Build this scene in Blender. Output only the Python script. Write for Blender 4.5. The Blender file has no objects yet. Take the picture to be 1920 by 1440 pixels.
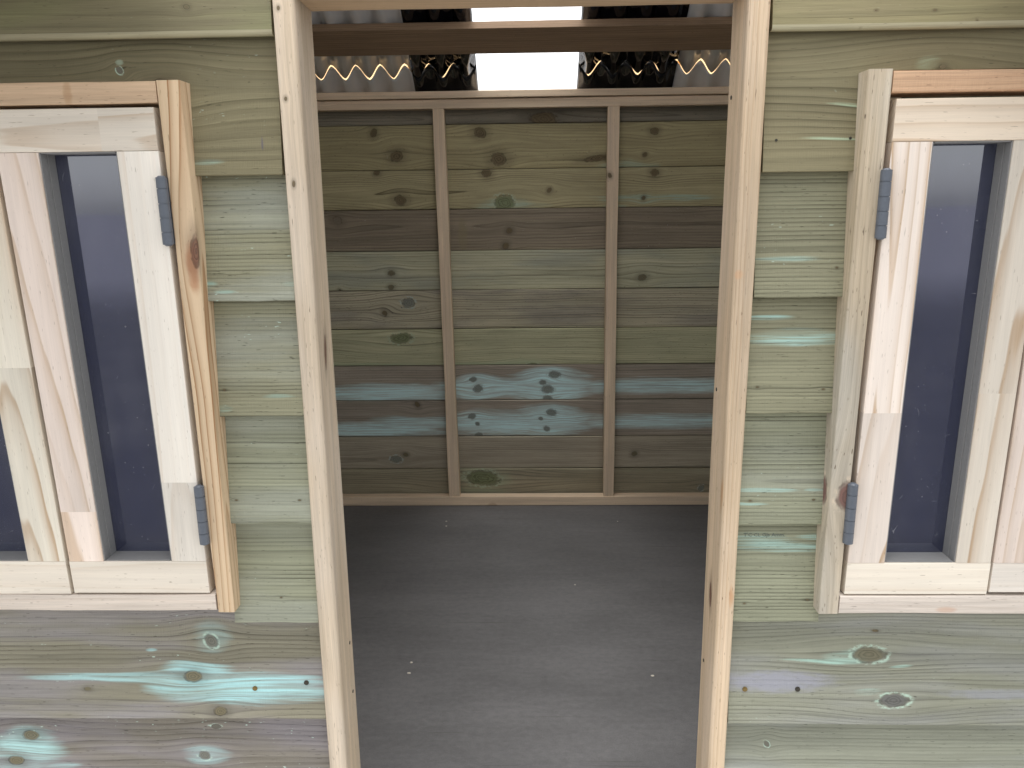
import bpy, bmesh, math, random
from mathutils import Vector, Matrix
rad = math.radians
S = bpy.context.scene
COL = S.collection
rng = random.Random(7)

# ------------------------------------------------------------------ camera
FPX = 1442.0
PITCH, YAW, ROLL = rad(13.26), rad(1.497), rad(0.7176)
M3 = Matrix.Rotation(YAW, 3, 'Z') @ Matrix.Rotation(-PITCH, 3, 'X') @ Matrix.Rotation(ROLL, 3, 'Y')
CAM = Vector((0.0, -0.83, 1.1))
def ray(px, py):
    return M3 @ Vector(((px - 960) / FPX, 1.0, -(py - 720) / FPX))
BACK = 1.77                                   # front faces of the studs of the back wall
d0 = ray(985, 947)
CAM.z = -d0.z / d0.y * (BACK - CAM.y)         # the floor is z = 0
def W(px, py, Y):
    """world point of the photograph's pixel on the plane y = Y"""
    d = ray(px, py); k = (Y - CAM.y) / d.y
    return CAM + d * k
cam_d = bpy.data.cameras.new('camera'); cam = bpy.data.objects.new('camera', cam_d); COL.objects.link(cam)
cam_d.sensor_fit = 'HORIZONTAL'; cam_d.sensor_width = 36.0; cam_d.lens = FPX / 1920 * 36
cam_d.clip_start = 0.02; cam_d.clip_end = 500
mw = Matrix.Identity(4)
for i in range(3):
    mw[i][0] = M3[i][0]; mw[i][1] = M3[i][2]; mw[i][2] = -M3[i][1]; mw[i][3] = CAM[i]
cam.matrix_world = mw
S.camera = cam

# ------------------------------------------------------------------ sky, sun, exposure
SUN_EL, SUN_AZ = rad(85), rad(198)             # azimuth from +Y, clockwise: very high, just in front of the wall, so the eave shades its top
world = bpy.data.worlds.new('World'); S.world = world; world.use_nodes = True
wn = world.node_tree; wn.nodes.clear()
sky = wn.nodes.new('ShaderNodeTexSky'); sky.sky_type = 'NISHITA'; sky.sun_disc = False
sky.sun_elevation = SUN_EL; sky.sun_rotation = SUN_AZ
sky.air_density = 1.0; sky.dust_density = 1.0; sky.ozone_density = 1.0
hs = wn.nodes.new('ShaderNodeHueSaturation'); hs.inputs['Saturation'].default_value = 0.12
bg = wn.nodes.new('ShaderNodeBackground'); bg.inputs['Strength'].default_value = 0.15
wo = wn.nodes.new('ShaderNodeOutputWorld')
wn.links.new(sky.outputs[0], hs.inputs['Color']); wn.links.new(hs.outputs[0], bg.inputs['Color'])
wn.links.new(bg.outputs[0], wo.inputs['Surface'])
sd = bpy.data.lights.new('sun', 'SUN'); so = bpy.data.objects.new('sun', sd); COL.objects.link(so)
sd.energy = 5.0; sd.angle = rad(28); sd.color = (1.0, 0.975, 0.95)
dirv = Vector((math.sin(SUN_AZ) * math.cos(SUN_EL), math.cos(SUN_AZ) * math.cos(SUN_EL), math.sin(SUN_EL)))
so.rotation_euler = dirv.to_track_quat('Z', 'Y').to_euler(); so.location = (0, -3, 5)
S.view_settings.view_transform = 'Standard'; S.view_settings.look = 'None'
S.view_settings.exposure = 0.84; S.view_settings.gamma = 1.0
S.view_settings.use_curve_mapping = False
S.render.engine = 'CYCLES'
S.cycles.max_bounces = 10; S.cycles.diffuse_bounces = 5; S.cycles.transparent_max_bounces = 8

# ------------------------------------------------------------------ node helper
class X:
    """a float socket with operators"""
    def __init__(s, g, k): s.g, s.k = g, k
    def _m(s, op, *a): return s.g.m(op, s, *a)
    def __add__(s, o): return s._m('ADD', o)
    __radd__ = __add__
    def __sub__(s, o): return s._m('SUBTRACT', o)
    def __rsub__(s, o): return s.g.m('SUBTRACT', o, s)
    def __mul__(s, o): return s._m('MULTIPLY', o)
    __rmul__ = __mul__
    def __truediv__(s, o): return s._m('DIVIDE', o)
class G:
    def __init__(s, name):
        s.mat = bpy.data.materials.new(name); s.mat.use_nodes = True
        s.nt = s.mat.node_tree; s.nt.nodes.clear()
        s.out = s.nt.nodes.new('ShaderNodeOutputMaterial')
    def put(s, sock, v):
        if isinstance(v, X): s.nt.links.new(v.k, sock)
        elif isinstance(v, bpy.types.NodeSocket): s.nt.links.new(v, sock)
        elif isinstance(v, (tuple, list)) and len(sock.default_value) == 4 and len(v) == 3: sock.default_value = (*v, 1)
        else: sock.default_value = v
    def m(s, op, *a):
        n = s.nt.nodes.new('ShaderNodeMath'); n.operation = op
        for i, v in enumerate(a): s.put(n.inputs[i], v)
        return X(s, n.outputs[0])
    def ss(s, v, a, b, lo=0.0, hi=1.0, kind='SMOOTHSTEP'):
        n = s.nt.nodes.new('ShaderNodeMapRange'); n.interpolation_type = kind
        s.put(n.inputs[0], v); s.put(n.inputs[1], a); s.put(n.inputs[2], b); s.put(n.inputs[3], lo); s.put(n.inputs[4], hi)
        return X(s, n.outputs[0])
    def xyz(s, x, y, z):
        n = s.nt.nodes.new('ShaderNodeCombineXYZ')
        for i, v in enumerate((x, y, z)): s.put(n.inputs[i], v)
        return n.outputs[0]
    def noise(s, x, y, z=0.0, detail=2.0, rough=0.5):
        n = s.nt.nodes.new('ShaderNodeTexNoise'); n.inputs['Scale'].default_value = 1.0
        n.inputs['Detail'].default_value = detail; n.inputs['Roughness'].default_value = rough
        s.nt.links.new(s.xyz(x, y, z), n.inputs['Vector'])
        return X(s, n.outputs[0])
    def mix(s, f, a, b, mode='MIX'):
        n = s.nt.nodes.new('ShaderNodeMix'); n.data_type = 'RGBA'; n.blend_type = mode; n.clamp_factor = True
        s.put(n.inputs[0], f); s.put(n.inputs[6], a); s.put(n.inputs[7], b)
        return n.outputs[2]
    def grey(s, v):
        n = s.nt.nodes.new('ShaderNodeCombineColor')
        for i in range(3): s.put(n.inputs[i], v)
        return n.outputs[0]
    def uv(s):
        t = s.nt.nodes.new('ShaderNodeTexCoord'); p = s.nt.nodes.new('ShaderNodeSeparateXYZ')
        s.nt.links.new(t.outputs['UV'], p.inputs[0])
        return X(s, p.outputs[0]), X(s, p.outputs[1])
    def bump(s, h, strength, dist):
        n = s.nt.nodes.new('ShaderNodeBump'); n.inputs['Strength'].default_value = strength
        n.inputs['Distance'].default_value = dist; s.put(n.inputs['Height'], h)
        return n.outputs[0]
    def bsdf(s, **kw):
        n = s.nt.nodes.new('ShaderNodeBsdfPrincipled')
        for k, v in kw.items():
            s.put(n.inputs[k.replace('_', ' ')], v)
        s.nt.links.new(n.outputs[0], s.out.inputs[0])
        return n

def wood(name, base, late, v0=0.0, h0=0.03, N=170, band=0.5, slope=0.0, hw=0.03, wave=0.012, lateamt=0.6,
         knots=(), stains=(), stain_col=(0.36, 0.62, 0.55), blotch=None, blotch_amt=0.5, specks=0.0,
         speck_col=(0.55, 0.72, 0.62), saw=0.0, segs=(), seed=0.0, rough=0.75, bump=0.5, marks=(), u0=0.0,
         fibre=0.25, pores=0.6, wispy=1.0, dark=None, rip=0.0):
    """sawn pine: rings seen as radii from a pith that lies h0 behind the face; UV is in metres"""
    g = G(name); u, v = g.uv()
    usrc, vsrc = u, v
    sid = None
    for k, s in enumerate(segs):
        st = g.m('GREATER_THAN', u, s); sid = st if sid is None else sid + st
    zz = seed * 3.17 if sid is None else sid * 5.3 + seed * 3.17
    kd = []
    for (uk, vk, a, b, kind) in knots:
        du = u - uk; dv = vsrc - vk
        r2 = g.m('POWER', du / (a * 4.5), 2.0) + g.m('POWER', dv / (b * 3.0), 2.0)
        e = g.m('EXPONENT', r2 * -1.0)
        v = v - dv * (e * 0.8)
        kd.append((du, dv, a, b, kind))
    if sid is not None: v0_ = g.m('SINE', sid * 4.1 + seed) * 0.03 + v0
    else: v0_ = v0
    w = g.noise(u * 2.4, v * 6.0, zz, 2.0)
    vv = v + (w - 0.5) * (wave * 2) - v0_
    h = (u - u0) * slope + h0 + (g.noise(u * 1.7, 0.0, zz + 9.1, 1.0) - 0.5) * (hw * 2)
    if sid is not None: h = h + g.m('SINE', sid * 2.3 + seed * 1.3) * (h0 * 0.5) + (u - u0) * (g.m('SINE', sid * 7.9 + seed) * 0.09)
    R = g.m('SQRT', h * h + vv * vv)
    Q = R * N + (g.noise(u * 4.0, v * 45.0, zz + 2.2, 2.0) - 0.5) * 0.7
    t = g.m('FRACT', Q); ring = g.m('FLOOR', Q)
    amp = g.ss(g.noise(ring * 3.71, 0.3, zz, 0.0), 0.32, 0.68, 0.25, 1.0, 'LINEAR')
    lt = (g.ss(t, 0.3, 0.9) * 0.55 + g.ss(t, 0.74, 0.9) * 0.45) * (1.0 - g.ss(t, 0.92, 0.99))
    patch = g.ss(g.noise(u * 5.0, v * 18.0, zz + 4.0, 2.0), 0.3, 0.65, 0.6, 1.0)
    lt = lt * amp * patch
    fib = g.noise(u * 22.0, v * 1100.0, zz, 3.0, 0.6)
    fib2 = g.noise(u * 7.0, v * 260.0, zz + 1.0, 2.0)
    por = g.ss(g.noise(u * 95.0, v * 750.0, zz + 3.0, 1.0), 0.70, 0.78)
    broad = g.noise(u * 3.0, v * 20.0, zz + 6.0, 3.0)
    col = g.mix(lt * lateamt, base, late)
    if blotch:
        bm = g.ss(g.noise(u * 3.2, v * 16.0, zz + 12.0, 3.0, 0.55), 0.42, 0.66)
        col = g.mix(bm * blotch_amt, col, blotch)
    val = 1.0 + (fib - 0.5) * (fibre * 2) + (fib2 - 0.5) * (fibre * 1.6) + (broad - 0.5) * 0.5 + (g.noise(u * 2.0, v * 85.0, zz + 15.0, 2.0) - 0.5) * band
    if sid is not None: val = val + g.m('SINE', sid * 11.3 + seed * 2.0) * 0.10
    if saw:
        sw = g.noise(u * 1500.0, v * 60.0, zz, 1.0)
        val = val + (sw - 0.5) * saw
    col = g.mix(1.0, col, g.grey(val), 'MULTIPLY')
    col = g.mix(por * pores, col, tuple(c * 0.42 for c in late))
    # copper preservative stains: soft patches pulled out along the grain, streaked by it
    if stains:
        tot = None
        wisp = (g.noise(u * 7.0, v * 55.0, zz + 41.0, 4.0, 0.65) - 0.5) * (2.4 * wispy) + (g.noise(u * 14.0, v * 420.0, zz + 43.0, 2.0) - 0.5) * (1.4 * wispy)
        for (us, vs, su, sv, st) in stains:
            su, sv = su * 1.15, sv * 1.3
            q = g.m('POWER', (usrc - us) / su, 2.0) + g.m('POWER', (v - vs) / sv, 2.0)
            s1 = (1.0 - g.ss(q + wisp, 0.0, 1.35)) * st
            tot = s1 if tot is None else g.m('MAXIMUM', tot, s1)
        sk = g.ss(g.noise(u * 6.0, v * 260.0, zz + 21.0, 3.0, 0.7), 0.36, 0.6, 1.0 - 0.82 * wispy, 1.0)
        tot = tot * sk * (1.0 - lt * 0.5)
        col = g.mix(tot, col, stain_col)
    if specks:
        sp = g.ss(g.noise(u * 130.0, v * 330.0, zz + 31.0, 1.0, 0.7), 0.70, 0.78) * g.ss(g.noise(u * 5.0, v * 34.0, zz + 33.0, 2.0), 0.52, 0.66)
        col = g.mix(sp * specks, col, speck_col)
    for (um, vm, su, sv, c, am) in marks:     # stains with an edge of their own
        q = g.m('POWER', (usrc - um) / su, 2.0) + g.m('POWER', (vsrc - vm) / sv, 2.0) + (g.noise(u * 60.0, v * 160.0, zz + 8.0, 3.0) - 0.5) * 1.3
        col = g.mix((1.0 - g.ss(q, 0.1, 1.3)) * am, col, c)
    kb = None
    for (du, dv, a, b, kind) in kd:
        wob = (g.noise(usrc * 48.0, vsrc * 60.0, zz + 5.5, 3.0, 0.6) - 0.5) * 0.7
        tilt = 0.35 if (int(a * 1e5) % 2) else -0.3
        rk = g.m('SQRT', g.m('POWER', (du + dv * tilt) / a, 2.0) + g.m('POWER', (dv - du * tilt * 0.4) / b, 2.0)) + wob
        inn = 1.0 - g.ss(rk, 0.7, 1.08)
        rg = g.ss(g.m('FRACT', rk * 3.3 + wob), 0.2, 0.9)
        cin, cdk, halo = kind; cin = tuple(c * 0.85 for c in cin); cdk = tuple(c * 0.8 for c in cdk)
        kc = g.mix(rg * 0.7, cin, cdk)
        if halo:
            col = g.mix((1.0 - g.ss(g.m('ABSOLUTE', rk - 1.15), 0.0, 0.32)) * 0.8 * g.ss(g.noise(usrc * 90.0, vsrc * 140.0, zz, 3.0, 0.7), 0.42, 0.62), col, halo)
        else:
            col = g.mix((1.0 - g.ss(rk, 0.8, 2.6)) * 0.35, col, cdk)
        col = g.mix(inn * 0.9, col, kc)
        ed = (1.0 - g.ss(g.m('ABSOLUTE', rk - 0.96), 0.0, 0.16)) * g.ss(g.noise(usrc * 120.0, vsrc * 120.0, zz + 3.3, 2.0), 0.35, 0.6)
        col = g.mix(ed * 0.5, col, tuple(c * 0.5 for c in cdk))
        kb = ed if kb is None else kb + ed
    ht = lt * 0.6 + fib * 0.35 + fib2 * 0.3 - por * 0.6
    if saw: ht = ht + sw * 0.5
    if rip: ht = ht + g.m('SINE', v * rip) * 1.0
    if kb is not None: ht = ht - kb * 0.8
    g.bsdf(Base_Color=col, Roughness=rough, Normal=g.bump(ht, bump, 0.0012), Specular_IOR_Level=0.28)
    return g.mat

KN_OL = ((0.22, 0.19, 0.11), (0.10, 0.085, 0.055), None)             # olive knot
KN_MINT = ((0.20, 0.19, 0.15), (0.10, 0.10, 0.09), (0.50, 0.66, 0.55))
KN_RED = ((0.22, 0.11, 0.07), (0.07, 0.035, 0.03), None)
KN_BRN = ((0.20, 0.15, 0.08), (0.075, 0.055, 0.033), None)

# ------------------------------------------------------------------ mesh helpers
def new_obj(name, me, mats, parent=None):
    o = bpy.data.objects.new(name, me); COL.objects.link(o)
    for m in mats: me.materials.append(m)
    if parent: o.parent = parent
    return o
class MB:
    """collects members (sticks with rounded arrises) into one mesh; UV in metres along / across the grain"""
    def __init__(s): s.v = []; s.f = []; s.uv = []; s.mi = []; s.sm = []
    def member(s, A, B, n=1, r=0.0015, jit=0.0, mi=0, grain=None, sgn=1, uvo=None, lip=None):
        # A, B: four corners of the start and of the end section, same order round
        A = [Vector(p) for p in A]; B = [Vector(p) for p in B]
        if grain is None:
            d = sum(B, Vector()) - sum(A, Vector()); grain = 'x' if abs(d.x) > abs(d.z) else 'z'
        yf = min(p.y for p in A) if uvo is None else uvo
        rings = []; ph = [rng.uniform(0, 6.28) for _ in range(8)]
        for k in range(n + 1):
            t = k / n; C = [A[i].lerp(B[i], t) for i in range(4)]
            if jit:
                for i in range(4):
                    off = jit * (math.sin(t * 7.1 + ph[i]) + 0.5 * math.sin(t * 17.3 + ph[i + 4]))
                    if grain == 'x': C[i] = C[i] + Vector((0, off * 0.6, off))
                    else: C[i] = C[i] + Vector((off, off * 0.6, 0))
            P = []
            for i in range(4):
                c = C[i]; a = (C[i - 1] - c).normalized(); b = (C[(i + 1) % 4] - c).normalized()
                if r > 0:
                    for q in (0.0, 0.25, 0.5, 0.75, 1.0):
                        wa = (1 - q) ** 2; wb = q ** 2
                        P.append(c + a * r * wa + b * r * wb)
                else: P.append(c)
            rings.append(P)
        base = len(s.v); m = len(rings[0])
        for P in rings: s.v += [tuple(p) for p in P]
        def UV(p):
            p = s.v[p]
            if grain == 'x': return (p[0], p[2] + (p[1] - yf))
            return (p[2], p[0] + sgn * (p[1] - yf))
        for k in range(n):
            for i in range(m):
                j = (i + 1) % m
                f = [base + k * m + i, base + k * m + j, base + (k + 1) * m + j, base + (k + 1) * m + i]
                s.f.append(f); s.uv.append([UV(q) for q in f]); s.mi.append(lip if (lip is not None and i < 4) else mi)
        for k in (0, n):
            f = [base + k * m + i for i in range(m)]
            if k == 0: f = f[::-1]
            s.f.append(f); s.mi.append(mi)
            # end grain: put across-the-grain on both axes
            s.uv.append([((s.v[q][1] * 1.0 if grain == 'x' else s.v[q][1]), UV(q)[1]) for q in f])
    def box(s, x0, x1, y0, y1, z0, z1, axis='x', **kw):
        if axis == 'x':
            s.member([(x0, y0, z0), (x0, y0, z1), (x0, y1, z1), (x0, y1, z0)], [(x1, y0, z0), (x1, y0, z1), (x1, y1, z1), (x1, y1, z0)], **kw)
        elif axis == 'z':
            s.member([(x0, y0, z0), (x0, y1, z0), (x1, y1, z0), (x1, y0, z0)], [(x0, y0, z1), (x0, y1, z1), (x1, y1, z1), (x1, y0, z1)], **kw)
    def build(s, name, mats, parent=None, label=None):
        me = bpy.data.meshes.new(name); me.from_pydata(s.v, [], s.f)
        uvl = me.uv_layers.new(name='UVMap'); k = 0
        for poly, uvs in zip(me.polygons, s.uv):
            for li, c in zip(poly.loop_indices, uvs): uvl.data[li].uv = c
        for poly, mi in zip(me.polygons, s.mi): poly.material_index = mi
        bm = bmesh.new(); bm.from_mesh(me); bmesh.ops.recalc_face_normals(bm, faces=bm.faces); bm.to_mesh(me); bm.free()
        o = new_obj(name, me, mats if isinstance(mats, (list, tuple)) else [mats], parent)
        if label: o['label'] = label
        return o
def cyl(bm, c, r, h, axis='y', seg=16, r2=None):
    rot = {'z': Matrix.Identity(4), 'y': Matrix.Rotation(rad(90), 4, 'X'), 'x': Matrix.Rotation(rad(90), 4, 'Y')}[axis]
    bmesh.ops.create_cone(bm, cap_ends=True, segments=seg, radius1=r, radius2=r if r2 is None else r2, depth=h, matrix=Matrix.Translation(c) @ rot)
def bm_obj(name, bm, mats, parent=None, label=None, smooth=False):
    me = bpy.data.meshes.new(name); bm.to_mesh(me); bm.free()
    if smooth:
        for p in me.polygons: p.use_smooth = len(p.vertices) == 4
    o = new_obj(name, me, mats if isinstance(mats, (list, tuple)) else [mats], parent)
    if label: o['label'] = label
    return o

PX = 0.83 / FPX                       # metres per pixel on the front plane
PB = 2.64 / FPX                       # metres per pixel on the back wall

# ------------------------------------------------------------------ the setting
def ground_mat():
    g = G('ground_asphalt'); t = g.nt.nodes.new('ShaderNodeNewGeometry'); p = g.nt.nodes.new('ShaderNodeSeparateXYZ')
    g.nt.links.new(t.outputs['Position'], p.inputs[0]); x, y = X(g, p.outputs[0]), X(g, p.outputs[1])
    n = g.noise(x * 2.0, y * 2.0, 0.0, 6.0, 0.6); f = g.noise(x * 90.0, y * 90.0, 3.0, 2.0)
    col = g.mix(g.ss(n, 0.3, 0.7), (0.028, 0.028, 0.030), (0.045, 0.044, 0.046))
    col = g.mix(g.ss(f, 0.55, 0.75) * 0.3, col, (0.08, 0.08, 0.08))
    far = g.ss(y + (n - 0.5) * 6.0, -13.0, -7.0, 1.0, 0.0)  # unseen far ground made paler for its reflection in the panes
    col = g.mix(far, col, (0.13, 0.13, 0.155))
    g.bsdf(Base_Color=col, Roughness=0.9, Normal=g.bump(f, 0.4, 0.003)); return g.mat
GZ = -0.16
bm = bmesh.new(); bmesh.ops.create_grid(bm, x_segments=20, y_segments=20, size=150)
for v in bm.verts: v.co.z = GZ - 0.02
o = bm_obj('ground', bm, ground_mat()); o['kind'] = 'structure'; o['label'] = 'dark asphalt ground beyond the playhouse'
def apron():  # unseen pale slab added to bounce light up the front wall
    g = G('bounce_apron_concrete'); t = g.nt.nodes.new('ShaderNodeNewGeometry'); p = g.nt.nodes.new('ShaderNodeSeparateXYZ')
    g.nt.links.new(t.outputs['Position'], p.inputs[0]); x, y = X(g, p.outputs[0]), X(g, p.outputs[1])
    n = g.noise(x * 2.0, y * 2.0, 0.0, 6.0, 0.6); f = g.noise(x * 90.0, y * 90.0, 3.0, 2.0)
    col = g.mix(g.ss(n, 0.3, 0.7), (0.33, 0.325, 0.31), (0.42, 0.41, 0.39))
    g.bsdf(Base_Color=col, Roughness=0.9, Normal=g.bump(f, 0.4, 0.003)); return g.mat
bm = bmesh.new(); bmesh.ops.create_cube(bm, size=1.0, matrix=Matrix.Translation((0, 0.5, GZ - 0.029)) @ Matrix.Diagonal((6.0, 4.0, 0.06, 1)))
o = bm_obj('bounce_apron', bm, apron()); o['kind'] = 'structure'; o['label'] = 'unseen pale concrete apron under the playhouse, added to bounce light'


house = bpy.data.objects.new('wooden_playhouse', None); COL.objects.link(house)
house['label'] = 'pale timber playhouse with green treated weatherboards, open doorway and two shuttered windows'
house['category'] = 'playhouse'

# ------------------------------------------------------------------ weatherboards of the front wall
YB = 0.004; TILT = 0.11; TH = 0.0135
OLIVE = (0.195, 0.175, 0.105); OLIVE2 = (0.27, 0.262, 0.172); SAGE = (0.29, 0.298, 0.208)
LATE = (0.085, 0.072, 0.038); LATE2 = (0.072, 0.072, 0.045)
TURQ = (0.33, 0.66, 0.62); LIL = (0.33, 0.33, 0.36)
def fk(px, py, a, b, kind): p = W(px, py, YB); return (p.x, p.z, a * PX, b * PX, kind)
def fs(px, py, a, b, st): p = W(px, py, YB); return (p.x, p.z, a * PX, b * PX, st)
def fm(px, py, a, b, c, am): p = W(px, py, YB); return (p.x, p.z, a * PX, b * PX, c, am)
def fz(py, px=400): return W(px, py, YB).z
def board(bl, br, topz, mat, label, notch=None, nails=(), n=14, cr=0.0016):
    """lapped board: bl, br are pixels of the bottom edge ends; topz its top; the face leans out towards the bottom"""
    L = W(*bl, YB) if not isinstance(bl, Vector) else bl
    Rr = W(*br, YB) if not isinstance(br, Vector) else br
    b = MB()
    def sec(x, zb, zt, z0):
        f = lambda z: YB + (z - z0) * TILT
        return [(x, f(zb), zb), (x, f(zt), zt), (x, f(zt) + TH, zt), (x, f(zb) + TH, zb)]
    if notch is None:
        b.member(sec(L.x, L.z, topz, L.z), sec(Rr.x, Rr.z, topz, Rr.z), n=n, r=cr, jit=0.00035, uvo=YB, lip=1 if cr > 0.002 else None)
    else:                               # L shaped: full-length strip above the window, tab beside it
        xn, zn, side = notch
        zb = (L.z + Rr.z) / 2
        if side > 0:                    # tab on the right (left wall)
            b.member(sec(L.x, zn, topz, zb), sec(xn, zn, topz, zb), n=n, r=0.0012, jit=0.0, uvo=YB)
            b.member(sec(xn, zb, topz, zb), sec(Rr.x, zb, topz, zb), n=4, r=0.0012, jit=0.0, uvo=YB)
        else:
            b.member(sec(L.x, zb, topz, zb), sec(xn, zb, topz, zb), n=4, r=0.0012, jit=0.0, uvo=YB)
            b.member(sec(xn, zn, topz, zb), sec(Rr.x, zn, topz, zb), n=n, r=0.0012, jit=0.0, uvo=YB)
    o = b.build('weatherboard', [mat, LIPM] if cr > 0.002 else mat, house, label)
    for (nx, ny, dark) in nails:
        p = W(nx, ny, YB + 0.004)
        zb = (L.z + Rr.z) / 2; yy = YB + (p.z - zb) * TILT
        q = bmesh.new(); cyl(q, Vector((p.x, yy, p.z)), 0.0031 if dark < 2 else 0.0014, 0.0016, 'y', 14)
        if dark < 2: bmesh.ops.create_cone(q, cap_ends=True, segments=10, radius1=0.0019, radius2=0.0019, depth=0.0012, matrix=Matrix.Translation(Vector((p.x, yy - 0.0006, p.z))) @ Matrix.Rotation(rad(90), 4, 'X'))
        bm_obj('nail', q, NAILD if dark else NAIL, o)
    return o
def plain(name, col, rough=0.5, metallic=0.0, var=0.15, sc=60.0, **kw):
    g = G(name); t = g.nt.nodes.new('ShaderNodeNewGeometry'); p = g.nt.nodes.new('ShaderNodeSeparateXYZ')
    g.nt.links.new(t.outputs['Position'], p.inputs[0]); x, y, z = [X(g, k) for k in p.outputs]
    n = g.noise(x * sc, y * sc, z * sc, 4.0, 0.6)
    c = g.mix(1.0, col, g.grey(1.0 + (n - 0.5) * (2 * var)), 'MULTIPLY')
    g.bsdf(Base_Color=c, Roughness=g.ss(n, 0.2, 0.8, max(rough - 0.08, 0), rough + 0.08), Metallic=metallic, Normal=g.bump(n, 0.15, 0.0006), **kw)
    return g.mat
NAIL = plain('brass_nail', (0.20, 0.14, 0.05), 0.45, 0.6, 0.5, 900)
NAILD = plain('dark_nail', (0.045, 0.04, 0.03), 0.6, 0.3, 0.5, 900)

LIPM = wood('board_lip_bounce_light', (0.36, 0.33, 0.22), (0.24, 0.21, 0.13), v0=0.3, h0=0.03, N=120, seed=9.5, lateamt=0.5)  # light bounced from the ground onto the lip, painted as paler wood
XL, XR = -1.18, 1.22                    # outer ends of the front wall
def left(bottomL, bottomR):
    p = W(*bottomL, YB); q = W(*bottomR, YB)
    z = q.z
    return Vector((XL, YB, z)), Vector((q.x, YB, z))
def right(bottomL, bottomR):
    p = W(*bottomL, YB); z = p.z
    return Vector((p.x, YB, z)), Vector((XR, YB, z))
OV = 0.020
# left of the doorway
zL0 = W(510, 66, YB).z; zL1 = W(440, 329, YB).z; zL2 = W(460, 565, YB).z; zL3 = W(490, 781, YB).z
zL4 = W(500, 982, YB).z; zL5 = W(520, 1168, YB).z; zL6 = W(560, 1349, YB).z
xnL = W(352, 329, YB).x
ROOFZ = 1.47
m = wood('board_olive_plain', OLIVE, LATE, v0=fz(-60), h0=0.05, N=105, hw=0.02, wave=0.006, lateamt=0.55, seed=1.0, blotch=(0.25, 0.26, 0.13), knots=[fk(346, 5, 6, 5, KN_OL)], specks=0.1)
a, b_ = left((0, 78), (510, 66)); board(a, b_, ROOFZ - 0.03, m, 'dark olive weatherboard above the left window, its lower edge a pale lip', cr=0.0055)
m = wood('board_olive_arch', (0.20, 0.178, 0.105), LATE, v0=fz(230), h0=0.02, N=120, hw=0.022, wave=0.006, lateamt=0.75, seed=2.0, saw=0.05,
         knots=[fk(210, 105, 6, 8, KN_MINT), fk(290, 150, 26, 24, KN_OL), fk(358, 296, 3, 2, KN_BRN)], specks=0.35,
         marks=[fm(209, 88, 8, 6, (0.40, 0.5, 0.38), 0.6), fm(489, 262, 2.2, 16, (0.09, 0.08, 0.13), 0.6)], stains=[fs(385, 300, 30, 6, 0.4)])
a, b_ = left((352, 329), (530, 330)); a.z = b_.z = zL1
board(a, b_, zL0 + OV, m, 'olive weatherboard notched around the top corner of the left window', notch=(xnL, W(200, 152, YB).z, 1))
specs = [
 (zL2, zL1, (376, 565), (553, 566), dict(v0=fz(390), h0=0.012, N=215, lateamt=1.0, seed=3.0, blotch=(0.33, 0.345, 0.285), blotch_amt=0.75, stains=[fs(385, 530, 20, 6, 0.5), fs(545, 530, 20, 5, 0.4), fs(420, 545, 18, 4, 0.4)], specks=0.8)),
 (zL3, zL2, (403, 781), (572, 781), dict(v0=fz(630), h0=0.010, N=215, lateamt=1.0, seed=4.0, blotch=(0.33, 0.345, 0.285), blotch_amt=0.7, stains=[fs(420, 765, 18, 6, 0.5), fs(520, 740, 30, 4, 0.4)], specks=0.8, knots=[fk(418, 727, 3, 2, KN_BRN)])),
 (zL4, zL3, (424, 982), (585, 982), dict(v0=fz(840), h0=0.012, N=215, lateamt=1.0, seed=5.0, blotch=(0.33, 0.345, 0.285), blotch_amt=0.6, specks=0.4, knots=[fk(441, 935, 3, 2, KN_BRN), fk(560, 935, 3, 2, KN_BRN)])),
 (zL5, zL4, (441, 1168), (597, 1168), dict(v0=fz(1040), h0=0.014, N=215, lateamt=1.0, seed=6.0, blotch=(0.33, 0.345, 0.285), blotch_amt=0.6, specks=0.3, knots=[fk(525, 1118, 3, 2, KN_BRN)])),
]
labs = ['short sage weatherboard just below the notched board, beside the upper hinge of the left window', 'short sage weatherboard left of the doorway with a greyish middle, second below the notched board',
        'short sage weatherboard left of the doorway, third below the notched board', 'short pale sage weatherboard beside the lower end of the left window frame']
for i, (zb, zt, pl, pr, kw) in enumerate(specs):
    m = wood('board_sage', SAGE if i > 1 else OLIVE2, LATE2, hw=0.004, wave=0.003, saw=0.06, bump=0.8, **kw)
    L = Vector((W(*pl, YB).x, YB, zb)); Rr = Vector((W(*pr, YB).x, YB, zb))
    board(L, Rr, zt + OV, m, labs[i], n=5)
m = wood('board_turquoise_knots', (0.24, 0.225, 0.165), (0.09, 0.08, 0.058), v0=fz(1290), h0=0.012, N=150, hw=0.016, wave=0.016, lateamt=0.85, seed=7.0, saw=0.06,
         blotch=(0.28, 0.265, 0.285), blotch_amt=0.6, stain_col=(0.42, 0.72, 0.73), specks=0.9, bump=0.8,
         knots=[fk(387, 1196, 14, 17, KN_MINT), fk(357, 1266, 22, 15, KN_OL), fk(412, 1333, 16, 13, KN_OL), fk(160, 1290, 8, 5, KN_OL)],
         wispy=0.75, stains=[fs(455, 1290, 140, 34, 1.0), fs(330, 1285, 70, 20, 0.8), fs(370, 1262, 75, 22, 0.9), fs(230, 1268, 200, 9, 0.7), fs(470, 1290, 150, 26, 0.95), fs(500, 1272, 110, 12, 0.9), fs(390, 1300, 100, 18, 0.6), fs(390, 1190, 40, 22, 0.3), fs(275, 1216, 12, 4, 0.8), fs(560, 1300, 60, 18, 0.7)])
a, b_ = left((0, 1350), (611, 1349)); board(a, b_, zL5 + 0.033, m, 'wide weatherboard below the left window with a bright turquoise stain and several knots', nails=[(478, 1291, 0), (574, 1281, 1)])
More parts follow.
